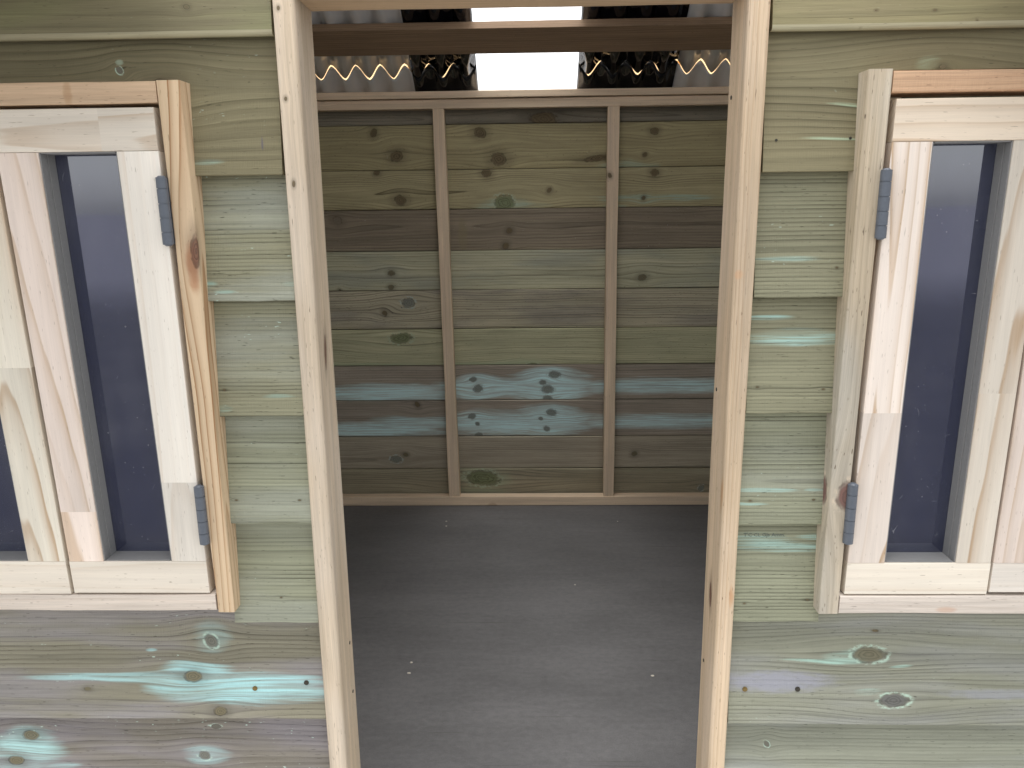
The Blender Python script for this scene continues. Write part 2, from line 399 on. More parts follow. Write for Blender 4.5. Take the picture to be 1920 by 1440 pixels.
m = wood('board_brown_grey', (0.215, 0.195, 0.16), (0.09, 0.078, 0.062), v0=fz(1500), h0=0.03, N=130, hw=0.03, wave=0.022, lateamt=0.85, seed=8.0, saw=0.06,
         blotch=(0.27, 0.25, 0.275), blotch_amt=0.65, stain_col=(0.44, 0.70, 0.69), specks=0.9, bump=0.8,
         knots=[fk(45, 1375, 20, 13, KN_OL), fk(22, 1424, 18, 13, KN_OL), fk(378, 1414, 14, 12, KN_MINT), fk(396, 1358, 12, 6, KN_MINT)],
         wispy=0.75, stains=[fs(45, 1400, 75, 34, 0.9), fs(50, 1400, 60, 26, 0.75), fs(10, 1410, 50, 30, 0.6), fs(380, 1412, 50, 12, 0.5), fs(110, 1432, 40, 6, 0.5)])
L = Vector((XL, YB, zL6 - 0.135)); Rr = Vector((W(618, 1440, YB).x, YB, zL6 - 0.135))
board(L, Rr, zL6 + OV, m, 'greyish brown weatherboard at the bottom left with a turquoise patch round its knots')
# right of the doorway
zR0 = W(1500, 57, YB).z; zR1 = W(1500, 322, YB).z; zR2 = W(1490, 558, YB).z; zR3 = W(1480, 775, YB).z
zR4 = W(1460, 984, YB).z; zR5 = W(1450, 1166, YB).z; zR6 = W(1500, 1358, YB).z
m = wood('board_olive_top', (0.215, 0.185, 0.105), LATE, v0=fz(-90), h0=0.06, N=90, hw=0.02, wave=0.005, lateamt=0.4, seed=11.0, blotch=(0.26, 0.24, 0.12), specks=0.1,
         knots=[fk(1645, 15, 3, 2, KN_BRN), fk(1755, 15, 3, 2, KN_BRN), fk(1833, 38, 2, 3, KN_BRN)])
a, b_ = right((1448, 57), (1920, 52)); board(a, b_, ROOFZ - 0.03, m, 'brownish olive weatherboard above the right window, its lower edge a pale lip', cr=0.0055)
m = wood('board_olive_wave', (0.215, 0.19, 0.112), LATE, v0=fz(330), h0=0.02, N=130, hw=0.010, wave=0.005, lateamt=0.8, seed=12.0, saw=0.05,
         knots=[fk(1780, 130, 40, 26, ((0.27, 0.26, 0.15), (0.2, 0.19, 0.1), None)), fk(1781, 99, 7, 5, KN_OL)],
         stains=[fs(1750, 117, 22, 8, 0.7), fs(1575, 247, 55, 3, 0.9), fs(1612, 168, 40, 3, 0.6)], stain_col=(0.42, 0.55, 0.38), specks=0.1)
a, b_ = right((1430, 322), (1612, 320)); a.z = b_.z = zR1
board(a, b_, zR0 + OV, m, 'olive weatherboard notched around the top corner of the right window, grain arching over it', notch=(W(1611, 321, YB).x, W(1700, 129, YB).z, -1), nails=[(1455, 263, 2), (1594, 259, 2)])
specs = [
 (zR2, zR1, (1414, 558), (1592, 557), dict(v0=fz(470), h0=0.008, N=210, lateamt=1.0, seed=13.0, specks=0.4, stains=[fs(1480, 478, 60, 5, 0.4)], knots=[fk(1572, 496, 2.5, 2, KN_BRN)])),
 (zR3, zR2, (1399, 775), (1567, 776), dict(v0=fz(625), h0=0.010, N=215, lateamt=1.0, seed=14.0, specks=0.2, stains=[fs(1500, 620, 90, 14, 0.85), fs(1450, 578, 45, 5, 0.8)], knots=[fk(1422, 722, 3, 2, KN_BRN), fk(1546, 726, 3, 2, KN_BRN)])),
 (zR4, zR3, (1385, 984), (1550, 984), dict(v0=fz(900), h0=0.010, N=215, lateamt=1.0, seed=15.0, specks=0.3, stains=[fs(1430, 915, 60, 4, 0.7), fs(1400, 942, 40, 3, 0.7), fs(1530, 914, 18, 3, 0.5)], knots=[fk(1408, 936, 3, 2, KN_BRN), fk(1528, 934, 3, 2, KN_BRN)], blotch=(0.33, 0.345, 0.285), blotch_amt=0.5)),
 (zR5, zR4, (1374, 1166), (1534, 1166), dict(v0=fz(1045), h0=0.010, N=215, lateamt=1.0, seed=16.0, specks=0.2, stains=[fs(1420, 1005, 70, 14, 0.75), fs(1480, 1018, 90, 8, 0.95), fs(1540, 997, 40, 5, 0.9)], knots=[fk(1397, 1130, 3, 2, KN_BRN), fk(1516, 1123, 3, 2, KN_BRN)])),
]
labs = ['short sage weatherboard just below the notched board, left of the right window', 'short sage weatherboard right of the doorway with a streaky turquoise stain in its upper half',
        'short sage weatherboard right of the doorway, beside the lower hinge of the right window', 'short weatherboard right of the doorway with a turquoise band and a faint printed stamp']
stamp_board = None
for i, (zb, zt, pl, pr, kw) in enumerate(specs):
    m = wood('board_sage', SAGE if i > 1 else OLIVE2, LATE2, hw=0.004, wave=0.003, saw=0.06, bump=0.8, stain_col=(0.45, 0.70, 0.64), **kw)
    L = Vector((W(*pl, YB).x, YB, zb)); Rr = Vector((W(*pr, YB).x, YB, zb))
    stamp_board = board(L, Rr, zt + OV, m, labs[i], n=5)
m = wood('board_two_knots', (0.275, 0.28, 0.215), (0.125, 0.125, 0.09), v0=fz(1285), h0=0.010, N=180, hw=0.010, wave=0.008, lateamt=0.8, seed=17.0, saw=0.06,
         blotch=(0.31, 0.32, 0.355), blotch_amt=0.35, stain_col=(0.45, 0.70, 0.60), bump=0.8, specks=0.3,
         knots=[fk(1637, 1222, 36, 19, ((0.20, 0.185, 0.12), (0.12, 0.105, 0.065), (0.5, 0.68, 0.56))), fk(1678, 1312, 32, 17, ((0.16, 0.16, 0.15), (0.09, 0.085, 0.085), (0.5, 0.68, 0.56))), fk(1652, 1175, 7, 3, KN_BRN)],
         marks=[fm(1460, 1275, 130, 30, (0.32, 0.325, 0.375), 0.85), fm(1880, 1300, 130, 14, (0.31, 0.32, 0.355), 0.6)],
         stains=[fs(1540, 1230, 75, 3, 0.9), fs(1590, 1226, 45, 6, 0.7), fs(1697, 1237, 22, 3, 0.8), fs(1630, 1300, 30, 6, 0.4)])
a, b_ = right((1365, 1358), (1920, 1360)); board(a, b_, zR5 + 0.033, m, 'wide weatherboard below the right window with two big oval knots and a lilac bloom', nails=[(1397, 1293, 0), (1496, 1293, 1)])
m = wood('board_sage_low', (0.27, 0.28, 0.22), (0.12, 0.125, 0.09), v0=fz(1520), h0=0.010, N=190, hw=0.010, wave=0.006, lateamt=0.7, seed=18.0, saw=0.06, bump=0.8, blotch=(0.34, 0.36, 0.37), blotch_amt=0.4,
         knots=[fk(1443, 1391, 6, 9, KN_MINT)])
L = Vector((W(1359, 1440, YB).x, YB, zR6 - 0.135)); Rr = Vector((XR, YB, zR6 - 0.135))
board(L, Rr, zR6 + OV, m, 'sage weatherboard at the bottom right with fine even grain')
# further boards, down to the ground on both sides
m = wood('board_sage_base', (0.285, 0.30, 0.23), (0.14, 0.15, 0.11), v0=0.3, h0=0.02, N=170, seed=19.0, saw=0.06, bump=0.8, blotch=(0.34, 0.35, 0.36), blotch_amt=0.4)
for side in (0, 1):
    z = (zL6, zR6)[side] - 0.135
    k = 0
    while z > GZ + 0.05 and k < 8:
        zb = max(z - 0.135, GZ + 0.01)
        L = Vector(((XL, W(1357, 1440, YB).x)[side], YB, zb)); Rr = Vector(((W(619, 1440, YB).x, XR)[side], YB, zb))
        board(L, Rr, z + OV, m, 'sage weatherboard low on the %s of the doorway' % ('left', 'right')[side]); z = zb; k += 1
# faint printed stamp on the turquoise board
INK = plain('stamp_ink', (0.12, 0.145, 0.125), 0.8, 0, 0.7, 2500)
def text(name, body, size, loc, rot, mat, parent, ext=0.00015):
    c = bpy.data.curves.new(name, 'FONT'); c.body = body; c.size = size; c.extrude = ext; c.resolution_u = 2
    o = bpy.data.objects.new(name, c); COL.objects.link(o)
    dg = bpy.context.evaluated_depsgraph_get(); me = bpy.data.meshes.new_from_object(o.evaluated_get(dg))
    bpy.data.objects.remove(o)
    me.transform(Matrix.Translation(loc) @ rot)
    return new_obj(name, me, [mat], parent)
p = W(1393, 1004, YB + 0.014); zb = zR5
yy = YB + (p.z - zb) * TILT - 0.0003
text('stamp', "T'C CL GJs Amm.", 0.0085, Vector((p.x, yy, p.z)), Matrix.Rotation(rad(90) - math.atan(TILT), 4, 'X') @ Matrix.Diagonal((0.78, 0.7, 1, 1)), INK, stamp_board)

# ------------------------------------------------------------------ door frame
TAN = (0.55, 0.45, 0.33); TANL = (0.34, 0.235, 0.15)
JD = 0.068
zb = GZ
def jk(px, py, a, b, kind): p = W(px, py, 0.0); return (p.z, p.x, b * PX, a * PX, kind)
def jamb(outer, inner, z1, mat, label, sgn):
    (ot, ob), (it, ib) = outer, inner
    def at(pa, pb, z):
        A, B = W(*pa, 0), W(*pb, 0); t = (z - A.z) / (B.z - A.z); return A.x + (B.x - A.x) * t
    b = MB(); xs0 = (at(ot, ob, zb), at(it, ib, zb)); xs1 = (at(ot, ob, z1), at(it, ib, z1))
    b.member([(xs0[0], 0, zb), (xs0[0], JD, zb), (xs0[1], JD, zb), (xs0[1], 0, zb)], [(xs1[0], 0, z1), (xs1[0], JD, z1), (xs1[1], JD, z1), (xs1[1], 0, z1)],
             n=30, r=0.0045, jit=0.0004, sgn=sgn, uvo=0.0)
    return b.build('door_jamb', mat, house, label), xs1
zt = W(960, 4, JD).z
# inner reveal back edge at (583,20) / (1379,12)
HZ = (W(583, 20, JD).z + W(1378, 10, JD).z) / 2
mjl = wood('jamb_pine_left', TAN, TANL, v0=W(540, 600, 0).x - 0.012, h0=0.02, N=230, hw=0.012, wave=0.004, lateamt=0.45, seed=21.0, blotch=(0.60, 0.52, 0.43), blotch_amt=0.6, bump=0.5,
           knots=[(W(600, 668, 0).z, W(597, 668, 0).x + 0.030, 34 * PX, 8 * PX, KN_RED), jk(536, 185, 3, 4, KN_BRN), jk(522, 15, 3, 4, KN_BRN), jk(551, 345, 3, 6, KN_BRN)], pores=0.6)
mjr = wood('jamb_pine_right', (0.58, 0.45, 0.31), (0.38, 0.235, 0.13), v0=W(1400, 600, 0).x + 0.02, h0=0.012, N=240, hw=0.008, wave=0.004, lateamt=0.6, seed=22.0, blotch=(0.60, 0.50, 0.40), blotch_amt=0.45, bump=0.5,
           knots=[(W(1344, 1140, 0).z, W(1344, 1140, 0).x - 0.034, 30 * PX, 9 * PX, KN_RED)], pores=0.8, marks=[(W(1345, 930, 0).z, W(1345, 930, 0).x, 40 * PX, 10 * PX, (0.42, 0.22, 0.09), 0.6), (W(1366, 1120, 0).z, W(1371, 1120, 0).x, 30 * PX, 5 * PX, (0.5, 0.24, 0.10), 0.6), (W(1385, 515, 0).z, W(1385, 515, 0).x, 10 * PX, 10 * PX, (0.62, 0.36, 0.2), 0.5)])
jl, xl1 = jamb([(508, 0), (617.5, 1440)], [(550, 0), (651, 1440)], HZ + 0.10, mjl, 'left upright of the door frame with a long reddish knot', 1)
jr, xr1 = jamb([(1446.7, 0), (1359.5, 1440)], [(1405, 0), (1328, 1440)], HZ + 0.10, mjr, 'right upright of the door frame with orange grain streaks', -1)
# small screw holes in the reveals
def hole(px, py, side, parent):
    p = W(px, py, JD * 0.75)
    ob = (jl, jr)[side]
    xx = [v.co.x for v in ob.data.vertices if abs(v.co.z - p.z) < 0.06]
    x = max(xx) if side == 0 else min(xx)
    q = bmesh.new(); cyl(q, Vector((x, p.y, p.z)), 0.0022, 0.0012, 'x', 12)
    bm_obj('screw', q, NAILD, parent)
hole(1374, 183, 1, jr); hole(1341, 730, 1, jr); hole(1316, 1238, 1, jr); hole(662, 1296, 0, jl); hole(651, 1205, 0, jl)
mh = wood('header_pine', (0.50, 0.36, 0.23), (0.33, 0.2, 0.11), v0=HZ + 0.02, h0=0.03, N=200, lateamt=0.5, seed=23.0, hw=0.01, wave=0.004)
b = MB(); b.box(xl1[1] + 0.0005, xr1[1] - 0.0005, 0.001, JD, HZ, HZ + 0.045, n=10, r=0.003, jit=0.0003); b.build('door_header', mh, house)

# ------------------------------------------------------------------ windows
YT = -0.011; YL = -0.010; LT = 0.034
PALE = (0.74, 0.67, 0.57); PALEL = (0.50, 0.35, 0.22); PINK = (0.76, 0.65, 0.57)
def pale(name, seed, v0, segs=(), base=PALE, late=PALEL, N=90, h0=0.016, lateamt=0.9, **kw):
    kw.setdefault('wave', 0.008)
    return wood(name, base, late, v0=v0, h0=h0, N=N, hw=0.02, lateamt=lateamt, seed=seed, segs=segs, fibre=0.10, pores=0.5, bump=0.25, rough=0.6, band=0.12, **kw)
def pane_mat():
    g = G('tinted_acrylic'); u, v = g.uv()
    d1 = g.ss(g.noise(u * 330.0, v * 330.0, 1.0, 0.0), 0.80, 0.84) * g.ss(g.noise(u * 14.0, v * 9.0, 2.0, 2.0), 0.48, 0.68)
    d2 = g.ss(g.noise(u * 1100.0, v * 700.0, 5.0, 0.0), 0.78, 0.83) * g.ss(g.noise(u * 22.0, v * 14.0, 7.0, 2.0), 0.50, 0.68)
    sc = g.m('ABSOLUTE', g.noise(u * 38.0, v * 25.0, 11.0, 1.0) - 0.5)
    hair = (1.0 - g.ss(sc, 0.0, 0.004)) * g.ss(g.noise(u * 60.0, v * 37.0, 13.0, 1.0), 0.66, 0.72)
    haze = g.ss(g.noise(u * 16.0, v * 8.0, 17.0, 4.0), 0.40, 0.8) * 0.07
    dust = g.m('MINIMUM', d1 * 0.55 + d2 * 0.45 + hair * 0.45 + haze, 1.0)
    gl = g.nt.nodes.new('ShaderNodeBsdfPrincipled')
    g.put(gl.inputs['Base Color'], g.mix(dust, (0.013, 0.018, 0.060), (0.62, 0.62, 0.62))); gl.inputs['Roughness'].default_value = 0.5; gl.inputs['Specular IOR Level'].default_value = 0.0
    gl.inputs['IOR'].default_value = 2.2
    g.put(gl.inputs['Normal'], g.bump(g.noise(u * 3.0, v * 3.0, 3.0, 1.0), 0.25, 0.004))
    tr = g.nt.nodes.new('ShaderNodeBsdfTransparent'); tr.inputs[0].default_value = (0.16, 0.19, 0.36, 1)
    mx = g.nt.nodes.new('ShaderNodeMixShader'); g.put(mx.inputs[0], g.m('MAXIMUM', 0.75, dust))
    g.nt.links.new(tr.outputs[0], mx.inputs[1]); g.nt.links.new(gl.outputs[0], mx.inputs[2])
    sh = g.nt.nodes.new('ShaderNodeBsdfGlossy'); sh.inputs['Roughness'].default_value = 0.04; sh.inputs['Color'].default_value = (0.92, 0.94, 1.0, 1)
    g.put(sh.inputs['Normal'], gl.inputs['Normal'].links[0].from_socket)
    lw = g.nt.nodes.new('ShaderNodeFresnel'); lw.inputs['IOR'].default_value = 2.5
    m3 = g.nt.nodes.new('ShaderNodeMixShader'); g.nt.links.new(lw.outputs[0], m3.inputs[0])
    g.nt.links.new(mx.outputs[0], m3.inputs[1]); g.nt.links.new(sh.outputs[0], m3.inputs[2])
    g.nt.links.new(m3.outputs[0], g.out.inputs[0]); return g.mat
PANE = pane_mat()
HINGE = plain('hinge_grey', (0.105, 0.12, 0.145), 0.42, 0.0, 0.12, 300)
GASKET = plain('grey_bead', (0.23, 0.228, 0.225), 0.6, 0, 0.2, 300)

def lerpx(pa, pb, z, Y):
    A, B = W(*pa, Y), W(*pb, Y); t = (z - A.z) / (B.z - A.z); return A.x + (B.x - A.x) * t
class Leaf: pass
def casement(eL, eR, gL, gR, zt, zgt, zgb, zb, mats, label, plabel):
    """eL, eR, gL, gR: x at (bottom, top) for the outer edges and the glass edges, all on the plane y = YL"""
    b = MB(); y0, y1 = YL, YL + LT
    X_ = lambda e, z: e[0] + (e[1] - e[0]) * (z - zb) / (zt - zb)
    def stick(e0, e1, za, zc, mi, vertical, sgn=1):
        if vertical:
            b.member([(X_(e0, za), y0, za), (X_(e0, za), y1, za), (X_(e1, za), y1, za), (X_(e1, za), y0, za)],
                     [(X_(e0, zc), y0, zc), (X_(e0, zc), y1, zc), (X_(e1, zc), y1, zc), (X_(e1, zc), y0, zc)], n=6, r=0.0012, mi=mi, uvo=y0, sgn=sgn)
        else:
            b.member([(X_(e0, za), y0, za), (X_(e0, zc), y0, zc), (X_(e0, zc), y1, zc), (X_(e0, za), y1, za)],
                     [(X_(e1, za), y0, za), (X_(e1, zc), y0, zc), (X_(e1, zc), y1, zc), (X_(e1, za), y1, za)], n=4, r=0.0012, mi=mi, uvo=y0)
    e = 0.0003
    stick(eL, eR, zgt, zt, 0, False); stick(eL, eR, zb, zgb, 3, False)
    stick(eL, gL, zgb + e, zgt - e, 1, True, 1); stick(gR, eR, zgb + e, zgt - e, 2, True, -1)
    c = b.build('casement', mats, house, label)
    # pane with a thin grey bead round it
    yp = YL + 0.026; me = MB()
    me.box(min(gL) - 0.003, max(gR) + 0.003, yp, yp + 0.003, zgb - 0.003, zgt + 0.003, r=0.0003, uvo=yp)
    # follow the slant of the opening
    me2 = bpy.data.meshes.new('pane')
    pts = []
    for yy in (yp, yp + 0.003):
        for (e_, z) in ((gL, zgb), (gR, zgb), (gR, zgt), (gL, zgt)):
            pts.append((X_(e_, z) + (0.0 if e_ is gL else 0.0), yy, z))
    me2.from_pydata(pts, [], [(0, 1, 2, 3), (7, 6, 5, 4), (0, 4, 5, 1), (1, 5, 6, 2), (2, 6, 7, 3), (3, 7, 4, 0)])
    uvl = me2.uv_layers.new(name='UVMap')
    for l in me2.loops: q = pts[l.vertex_index]; uvl.data[l.index].uv = (q[0], q[2])
    po = new_obj('pane', me2, [PANE], c)
    bb = MB(); t = 0.0014; ya, yb_ = YL + 0.0016, yp - 0.0002
    for (e_, d) in ((gL, 1), (gR, -1)):
        xa0, xa1 = X_(e_, zgb + e), X_(e_, zgt - e)
        for (y_0, y_1, tt) in ((ya, ya + 0.011, t), (ya + 0.0115, yb_, t * 1.5)):
            q0 = sorted((xa0 + d * 0.0002, xa0 + d * tt)); q1 = sorted((xa1 + d * 0.0002, xa1 + d * tt))
            bb.member([(q0[0], y_0, zgb + e), (q0[0], y_1, zgb + e), (q0[1], y_1, zgb + e), (q0[1], y_0, zgb + e)], [(q1[0], y_0, zgt - e), (q1[0], y_1, zgt - e), (q1[1], y_1, zgt - e), (q1[1], y_0, zgt - e)], r=0.0003)
    for (za, zc) in ((zgb + e, zgb + t), (zgt - t, zgt - e)):
        bb.box(min(X_(gL, za), X_(gL, zc)) + t * 1.8, max(X_(gR, za), X_(gR, zc)) - t * 1.8, ya, yb_, za, zc, r=0.0003)
    bb.build('glazing_bead', [GASKET], c)
    if plabel: po['label'] = plabel
    return c
def hinge(px, py0, py1, parent, side):
    A = W(px[0], py0, YL - 0.004); B = W(px[1], py1, YL - 0.004)
    q = bmesh.new(); n = 5; r = 0.0056; cuts = [0, 0.17, 0.39, 0.6, 0.81, 1.0]
    x = (A.x + B.x) / 2; h = A.z - B.z
    for i in range(n):
        z1 = A.z - h * cuts[i]; z0 = A.z - h * cuts[i + 1]
        g = 0.0003
        bmesh.ops.create_cone(q, cap_ends=True, segments=40, radius1=r, radius2=r, depth=(z1 - z0) - g * 2,
                              matrix=Matrix.Translation(Vector((x, YL - 0.004, (z0 + z1) / 2))))
    bmesh.ops.create_cone(q, cap_ends=True, segments=14, radius1=r * 0.84, radius2=r * 0.84, depth=h * 0.99, matrix=Matrix.Translation(Vector((x, YL - 0.004, (A.z + B.z) / 2))))
    bmesh.ops.create_cone(q, cap_ends=True, segments=14, radius1=r * 0.8, radius2=r * 0.5, depth=0.0015, matrix=Matrix.Translation(Vector((x, YL - 0.004, A.z + 0.0006))))
    bmesh.ops.create_cone(q, cap_ends=True, segments=14, radius1=r * 0.5, radius2=r * 0.8, depth=0.0015, matrix=Matrix.Translation(Vector((x, YL - 0.004, B.z - 0.0006))))
    # leaf plate running back into the gap between casement and frame
    m_ = Matrix.Translation(Vector((x + side * 0.0035, YL + 0.008, (A.z + B.z) / 2))) @ Matrix.Diagonal((0.0024, 0.022, h * 0.98, 1))
    bmesh.ops.create_cube(q, size=1.0, matrix=m_)
    bm_obj('hinge', q, HINGE, parent, smooth=False)
    return

# ---- left window
zt_ = W(140, 203, YL).z; zgt_ = W(180, 284, YL).z; zgb_ = W(260, 1053, YL).z; zb_ = W(260, 1112, YL).z
def ed(pt, pb, Y=YL): return (lerpx(pt, pb, zb_, Y), lerpx(pt, pb, zt_, Y))
vx = lambda px, py: W(px, py, YL).x
L2e, R2e = ed((0, 327), (140, 1111)), ed((287, 203), (393, 1110))
gL, gR = ed((70, 284), (194, 1053)), ed((218, 284), (322, 1053))
mats = [pale('pine_rail_top', 31.0, W(100, 235, YL).z, segs=(W(186, 240, YL).x,), N=80, wave=0.01),
        pale('pine_stile_pink', 32.0, vx(60, 700), segs=(W(150, 960, YL).z,), base=PINK, N=90, h0=0.03),
        pale('pine_stile_white', 33.0, vx(270, 700), base=(0.76, 0.71, 0.63), segs=(W(300, 905, YL).z,), lateamt=0.3, N=70),
        pale('pine_rail_low', 34.0, W(260, 1080, YL).z, lateamt=0.35)]
cL = casement(L2e, R2e, gL, gR, zt_, zgt_, zgb_, zb_, mats, 'right casement of the left window, hung on two grey hinges', 'tall dark pane reflecting a pale sky at its top')
hinge((305, 313), 332, 459, cL, 1); hinge((375, 382), 912, 1019, cL, 1)
# left-hand leaf of the left window, mirrored about the meeting line
wL = [R2e[i] - L2e[i] for i in (0, 1)]; g_ = 0.0045
E1 = tuple(L2e[i] - g_ for i in (0, 1)); E0 = tuple(L2e[i] - g_ - wL[i] for i in (0, 1))
G1 = (lerpx((0, 735), (54, 1053), zb_, YL), lerpx((0, 735), (54, 1053), zt_, YL))
G1 = (G1[0], E1[1] - (E1[0] - G1[0])); G0 = tuple(E0[i] + (R2e[i] - gR[i]) for i in (0, 1))
mats = [pale('pine_rail_top', 35.0, W(-100, 235, YL).z), pale('pine_stile', 36.0, vx(-150, 700)),
        pale('pine_stile_cream', 37.0, vx(30, 700), segs=(W(40, 690, YL).z,), base=(0.80, 0.74, 0.62), N=85), pale('pine_rail_low', 38.0, W(0, 1080, YL).z, lateamt=0.4)]
cLL = casement(E0, E1, G0, G1, zt_, zgt_, zgb_, zb_ - 0.0015, mats, 'left casement of the left window, cut off by the photo edge', None)
# frame round it
def trimx(pt, pb, z): return lerpx(pt, pb, z, YT)
ztt = W(150, 153, YT).z; ztb = W(150, 195, YT).z; zst = W(200, 1116, YT).z; zsb = W(200, 1145, YT).z
zvt = W(315, 150, YT).z; zvb = W(425, 1148, YT).z
fo = [(trimx((336, 150), (440, 1147), z), trimx((291, 150), (408, 1147), z)) for z in (zvb, zvt)]
FD = 0.030
mtr = wood('trim_orange_grain', (0.62, 0.47, 0.31), (0.30, 0.15, 0.06), v0=W(380, 700, YT).x + 0.014, h0=0.010, N=150, slope=0.03, u0=W(380, 700, YT).z, hw=0.012, wave=0.010, lateamt=0.95, seed=41.0, fibre=0.1, bump=0.5,
           knots=[(W(368, 470, YT).z, W(368, 470, YT).x, 34 * PX, 12 * PX, KN_RED)], marks=[(W(355, 500, YT).z, W(362, 505, YT).x, 55 * PX, 12 * PX, (0.42, 0.18, 0.08), 0.75)])
mtt = wood('trim_pine_tan', (0.58, 0.42, 0.28), (0.42, 0.27, 0.16), v0=ztt - 0.05, h0=0.04, N=120, lateamt=0.5, seed=42.0, hw=0.01, wave=0.01, marks=[(W(125, 175, YT).x, W(125, 175, YT).z, 9 * PX, 26 * PX, (0.36, 0.2, 0.09), 0.45)])
mts = wood('trim_pine_pink', (0.58, 0.51, 0.44), (0.45, 0.35, 0.28), v0=zst - 0.05, h0=0.04, N=140, lateamt=0.4, seed=43.0, pores=0.7)
b = MB()
(xo0, xi0), (xo1, xi1) = fo
b.member([(xi0, YT, zvb), (xi0, FD, zvb), (xo0, FD, zvb), (xo0, YT, zvb)], [(xi1, YT, zvt), (xi1, FD, zvt), (xo1, FD, zvt), (xo1, YT, zvt)], n=20, r=0.0022, jit=0.0003, mi=0, uvo=YT)
xmid = (E0[0] + E0[1]) / 2
b.box(E0[1] - 0.03, xi1 - 0.0008, YT + 0.001, FD, ztb, ztt, n=12, r=0.002, jit=0.0003, mi=1)
b.member([(E0[0] - 0.032, YT, zvb), (E0[0] - 0.032, FD, zvb), (E0[0] - 0.006, FD, zvb), (E0[0] - 0.006, YT, zvb)], [(E0[1] - 0.056, YT, zvt), (E0[1] - 0.056, FD, zvt), (E0[1] - 0.031, FD, zvt), (E0[1] - 0.031, YT, zvt)], n=10, r=0.002, mi=2, uvo=YT)
fL = b.build('window_frame', [mtr, mtt, mts], house, 'frame of the left window, its right upright with strong orange grain and a dark knot')
b = MB(); b.box(E0[0] - 0.005, xi0 - 0.001, YT, FD, zsb, zst, n=14, r=0.002, jit=0.0003); b.build('window_sill', mts, fL)

# ---- right window
zt_ = W(1800, 183, YL).z; zgt_ = W(1800, 264, YL).z; zgb_ = W(1720, 1056, YL).z; zb_ = W(1720, 1114.5, YL).z
def ed(pt, pb, Y=YL): return (lerpx(pt, pb, zb_, Y), lerpx(pt, pb, zt_, Y))
Le, Re = ed((1682, 183), (1583, 1114)), ed((1917, 700), (1849, 1115))
gL, gR = ed((1750, 264), (1659, 1055)), ed((1902, 264), (1792, 1056))
Re = (Re[0], gR[1] + (Re[0] - gR[0]) * 1.02)
mats = [pale('pine_rail_top', 51.0, W(1800, 270, YL).z, N=75, base=(0.74, 0.63, 0.50)),
        pale('pine_stile_white', 52.0, vx(1670, 700), segs=(W(1640, 775, YL).z,), base=(0.77, 0.68, 0.60), N=100),
        pale('pine_stile_cream', 53.0, vx(1860, 600) + 0.03, segs=(W(1880, 738, YL).z,), N=65, wave=0.02),
        pale('pine_rail_low', 54.0, W(1720, 1080, YL).z, lateamt=0.35, base=(0.80, 0.73, 0.62))]
cR = casement(Le, Re, gL, gR, zt_, zgt_, zgb_, zb_, mats, 'left casement of the right window, hung on two grey hinges', 'tall navy pane of the right window reflecting blue light')
hinge((1660, 1653), 318, 447, cR, -1); hinge((1598, 1591), 908, 1018, cR, -1)
wR = [Re[i] - Le[i] for i in (0, 1)]; g_ = 0.0030
E0 = tuple(Re[i] + g_ for i in (0, 1)); E1 = tuple(Re[i] + g_ + wR[i] for i in (0, 1))
st = [gL[i] - Le[i] for i in (0, 1)]
G0 = tuple(E0[i] + st[i] for i in (0, 1)); G1 = tuple(E1[i] - st[i] for i in (0, 1))
mats = [pale('pine_rail_top', 55.0, W(2000, 270, YL).z), pale('pine_stile_pink', 56.0, vx(1900, 900) + 0.02, base=PINK, N=90),
        pale('pine_stile', 57.0, vx(2100, 700)), pale('pine_rail_low', 58.0, W(1900, 1080, YL).z, lateamt=0.4, base=(0.78, 0.72, 0.64))]
cRR = casement(E0, E1, G0, G1, zt_, zgt_, zgb_ - 0.0, zb_ + 0.0025, mats, 'right casement of the right window, only a sliver of its stile in view', None)
ztt = W(1800, 130, YT).z; ztb = W(1800, 172, YT).z; zst = W(1750, 1118, YT).z; zsb = W(1750, 1151, YT).z
zvt = W(1650, 129, YT).z; zvb = W(1555, 1151, YT).z
fo = [(trimx((1630, 130), (1535, 1150), z), trimx((1676, 130), (1571, 1150), z)) for z in (zvb, zvt)]
mtr = wood('trim_pine_grey', (0.52, 0.43, 0.31), (0.36, 0.28, 0.19), v0=W(1600, 700, YT).x - 0.03, h0=0.02, N=200, hw=0.006, wave=0.004, lateamt=0.5, seed=61.0, pores=0.9, blotch=(0.50, 0.50, 0.46), blotch_amt=0.5,
           knots=[(W(1591, 930, YT).z, W(1591, 930, YT).x, 30 * PX, 24 * PX, ((0.24, 0.12, 0.10), (0.13, 0.06, 0.055), (0.66, 0.55, 0.42)))])
mtt = wood('trim_pine_orange', (0.58, 0.38, 0.24), (0.38, 0.20, 0.11), v0=ztt + 0.01, h0=0.02, N=215, lateamt=1.0, seed=62.0, hw=0.008, wave=0.006, saw=0.12)
mts = wood('trim_pine_pale', (0.64, 0.57, 0.50), (0.45, 0.35, 0.28), v0=zst - 0.05, h0=0.04, N=140, lateamt=0.3, seed=63.0, pores=0.6, marks=[(W(1775, 1145, YT).x, W(1775, 1143, YT).z, 22 * PX, 7 * PX, (0.55, 0.33, 0.22), 0.5)])
b = MB(); (xo0, xi0), (xo1, xi1) = fo
b.member([(xo0, YT, zvb), (xo0, FD, zvb), (xi0, FD, zvb), (xi0, YT, zvb)], [(xo1, YT, zvt), (xo1, FD, zvt), (xi1, FD, zvt), (xi1, YT, zvt)], n=20, r=0.0022, jit=0.0003, mi=0, uvo=YT)
b.box(xi1 + 0.0008, E1[1] + 0.03, YT + 0.001, FD, ztb, ztt, n=12, r=0.002, jit=0.0003, mi=1)
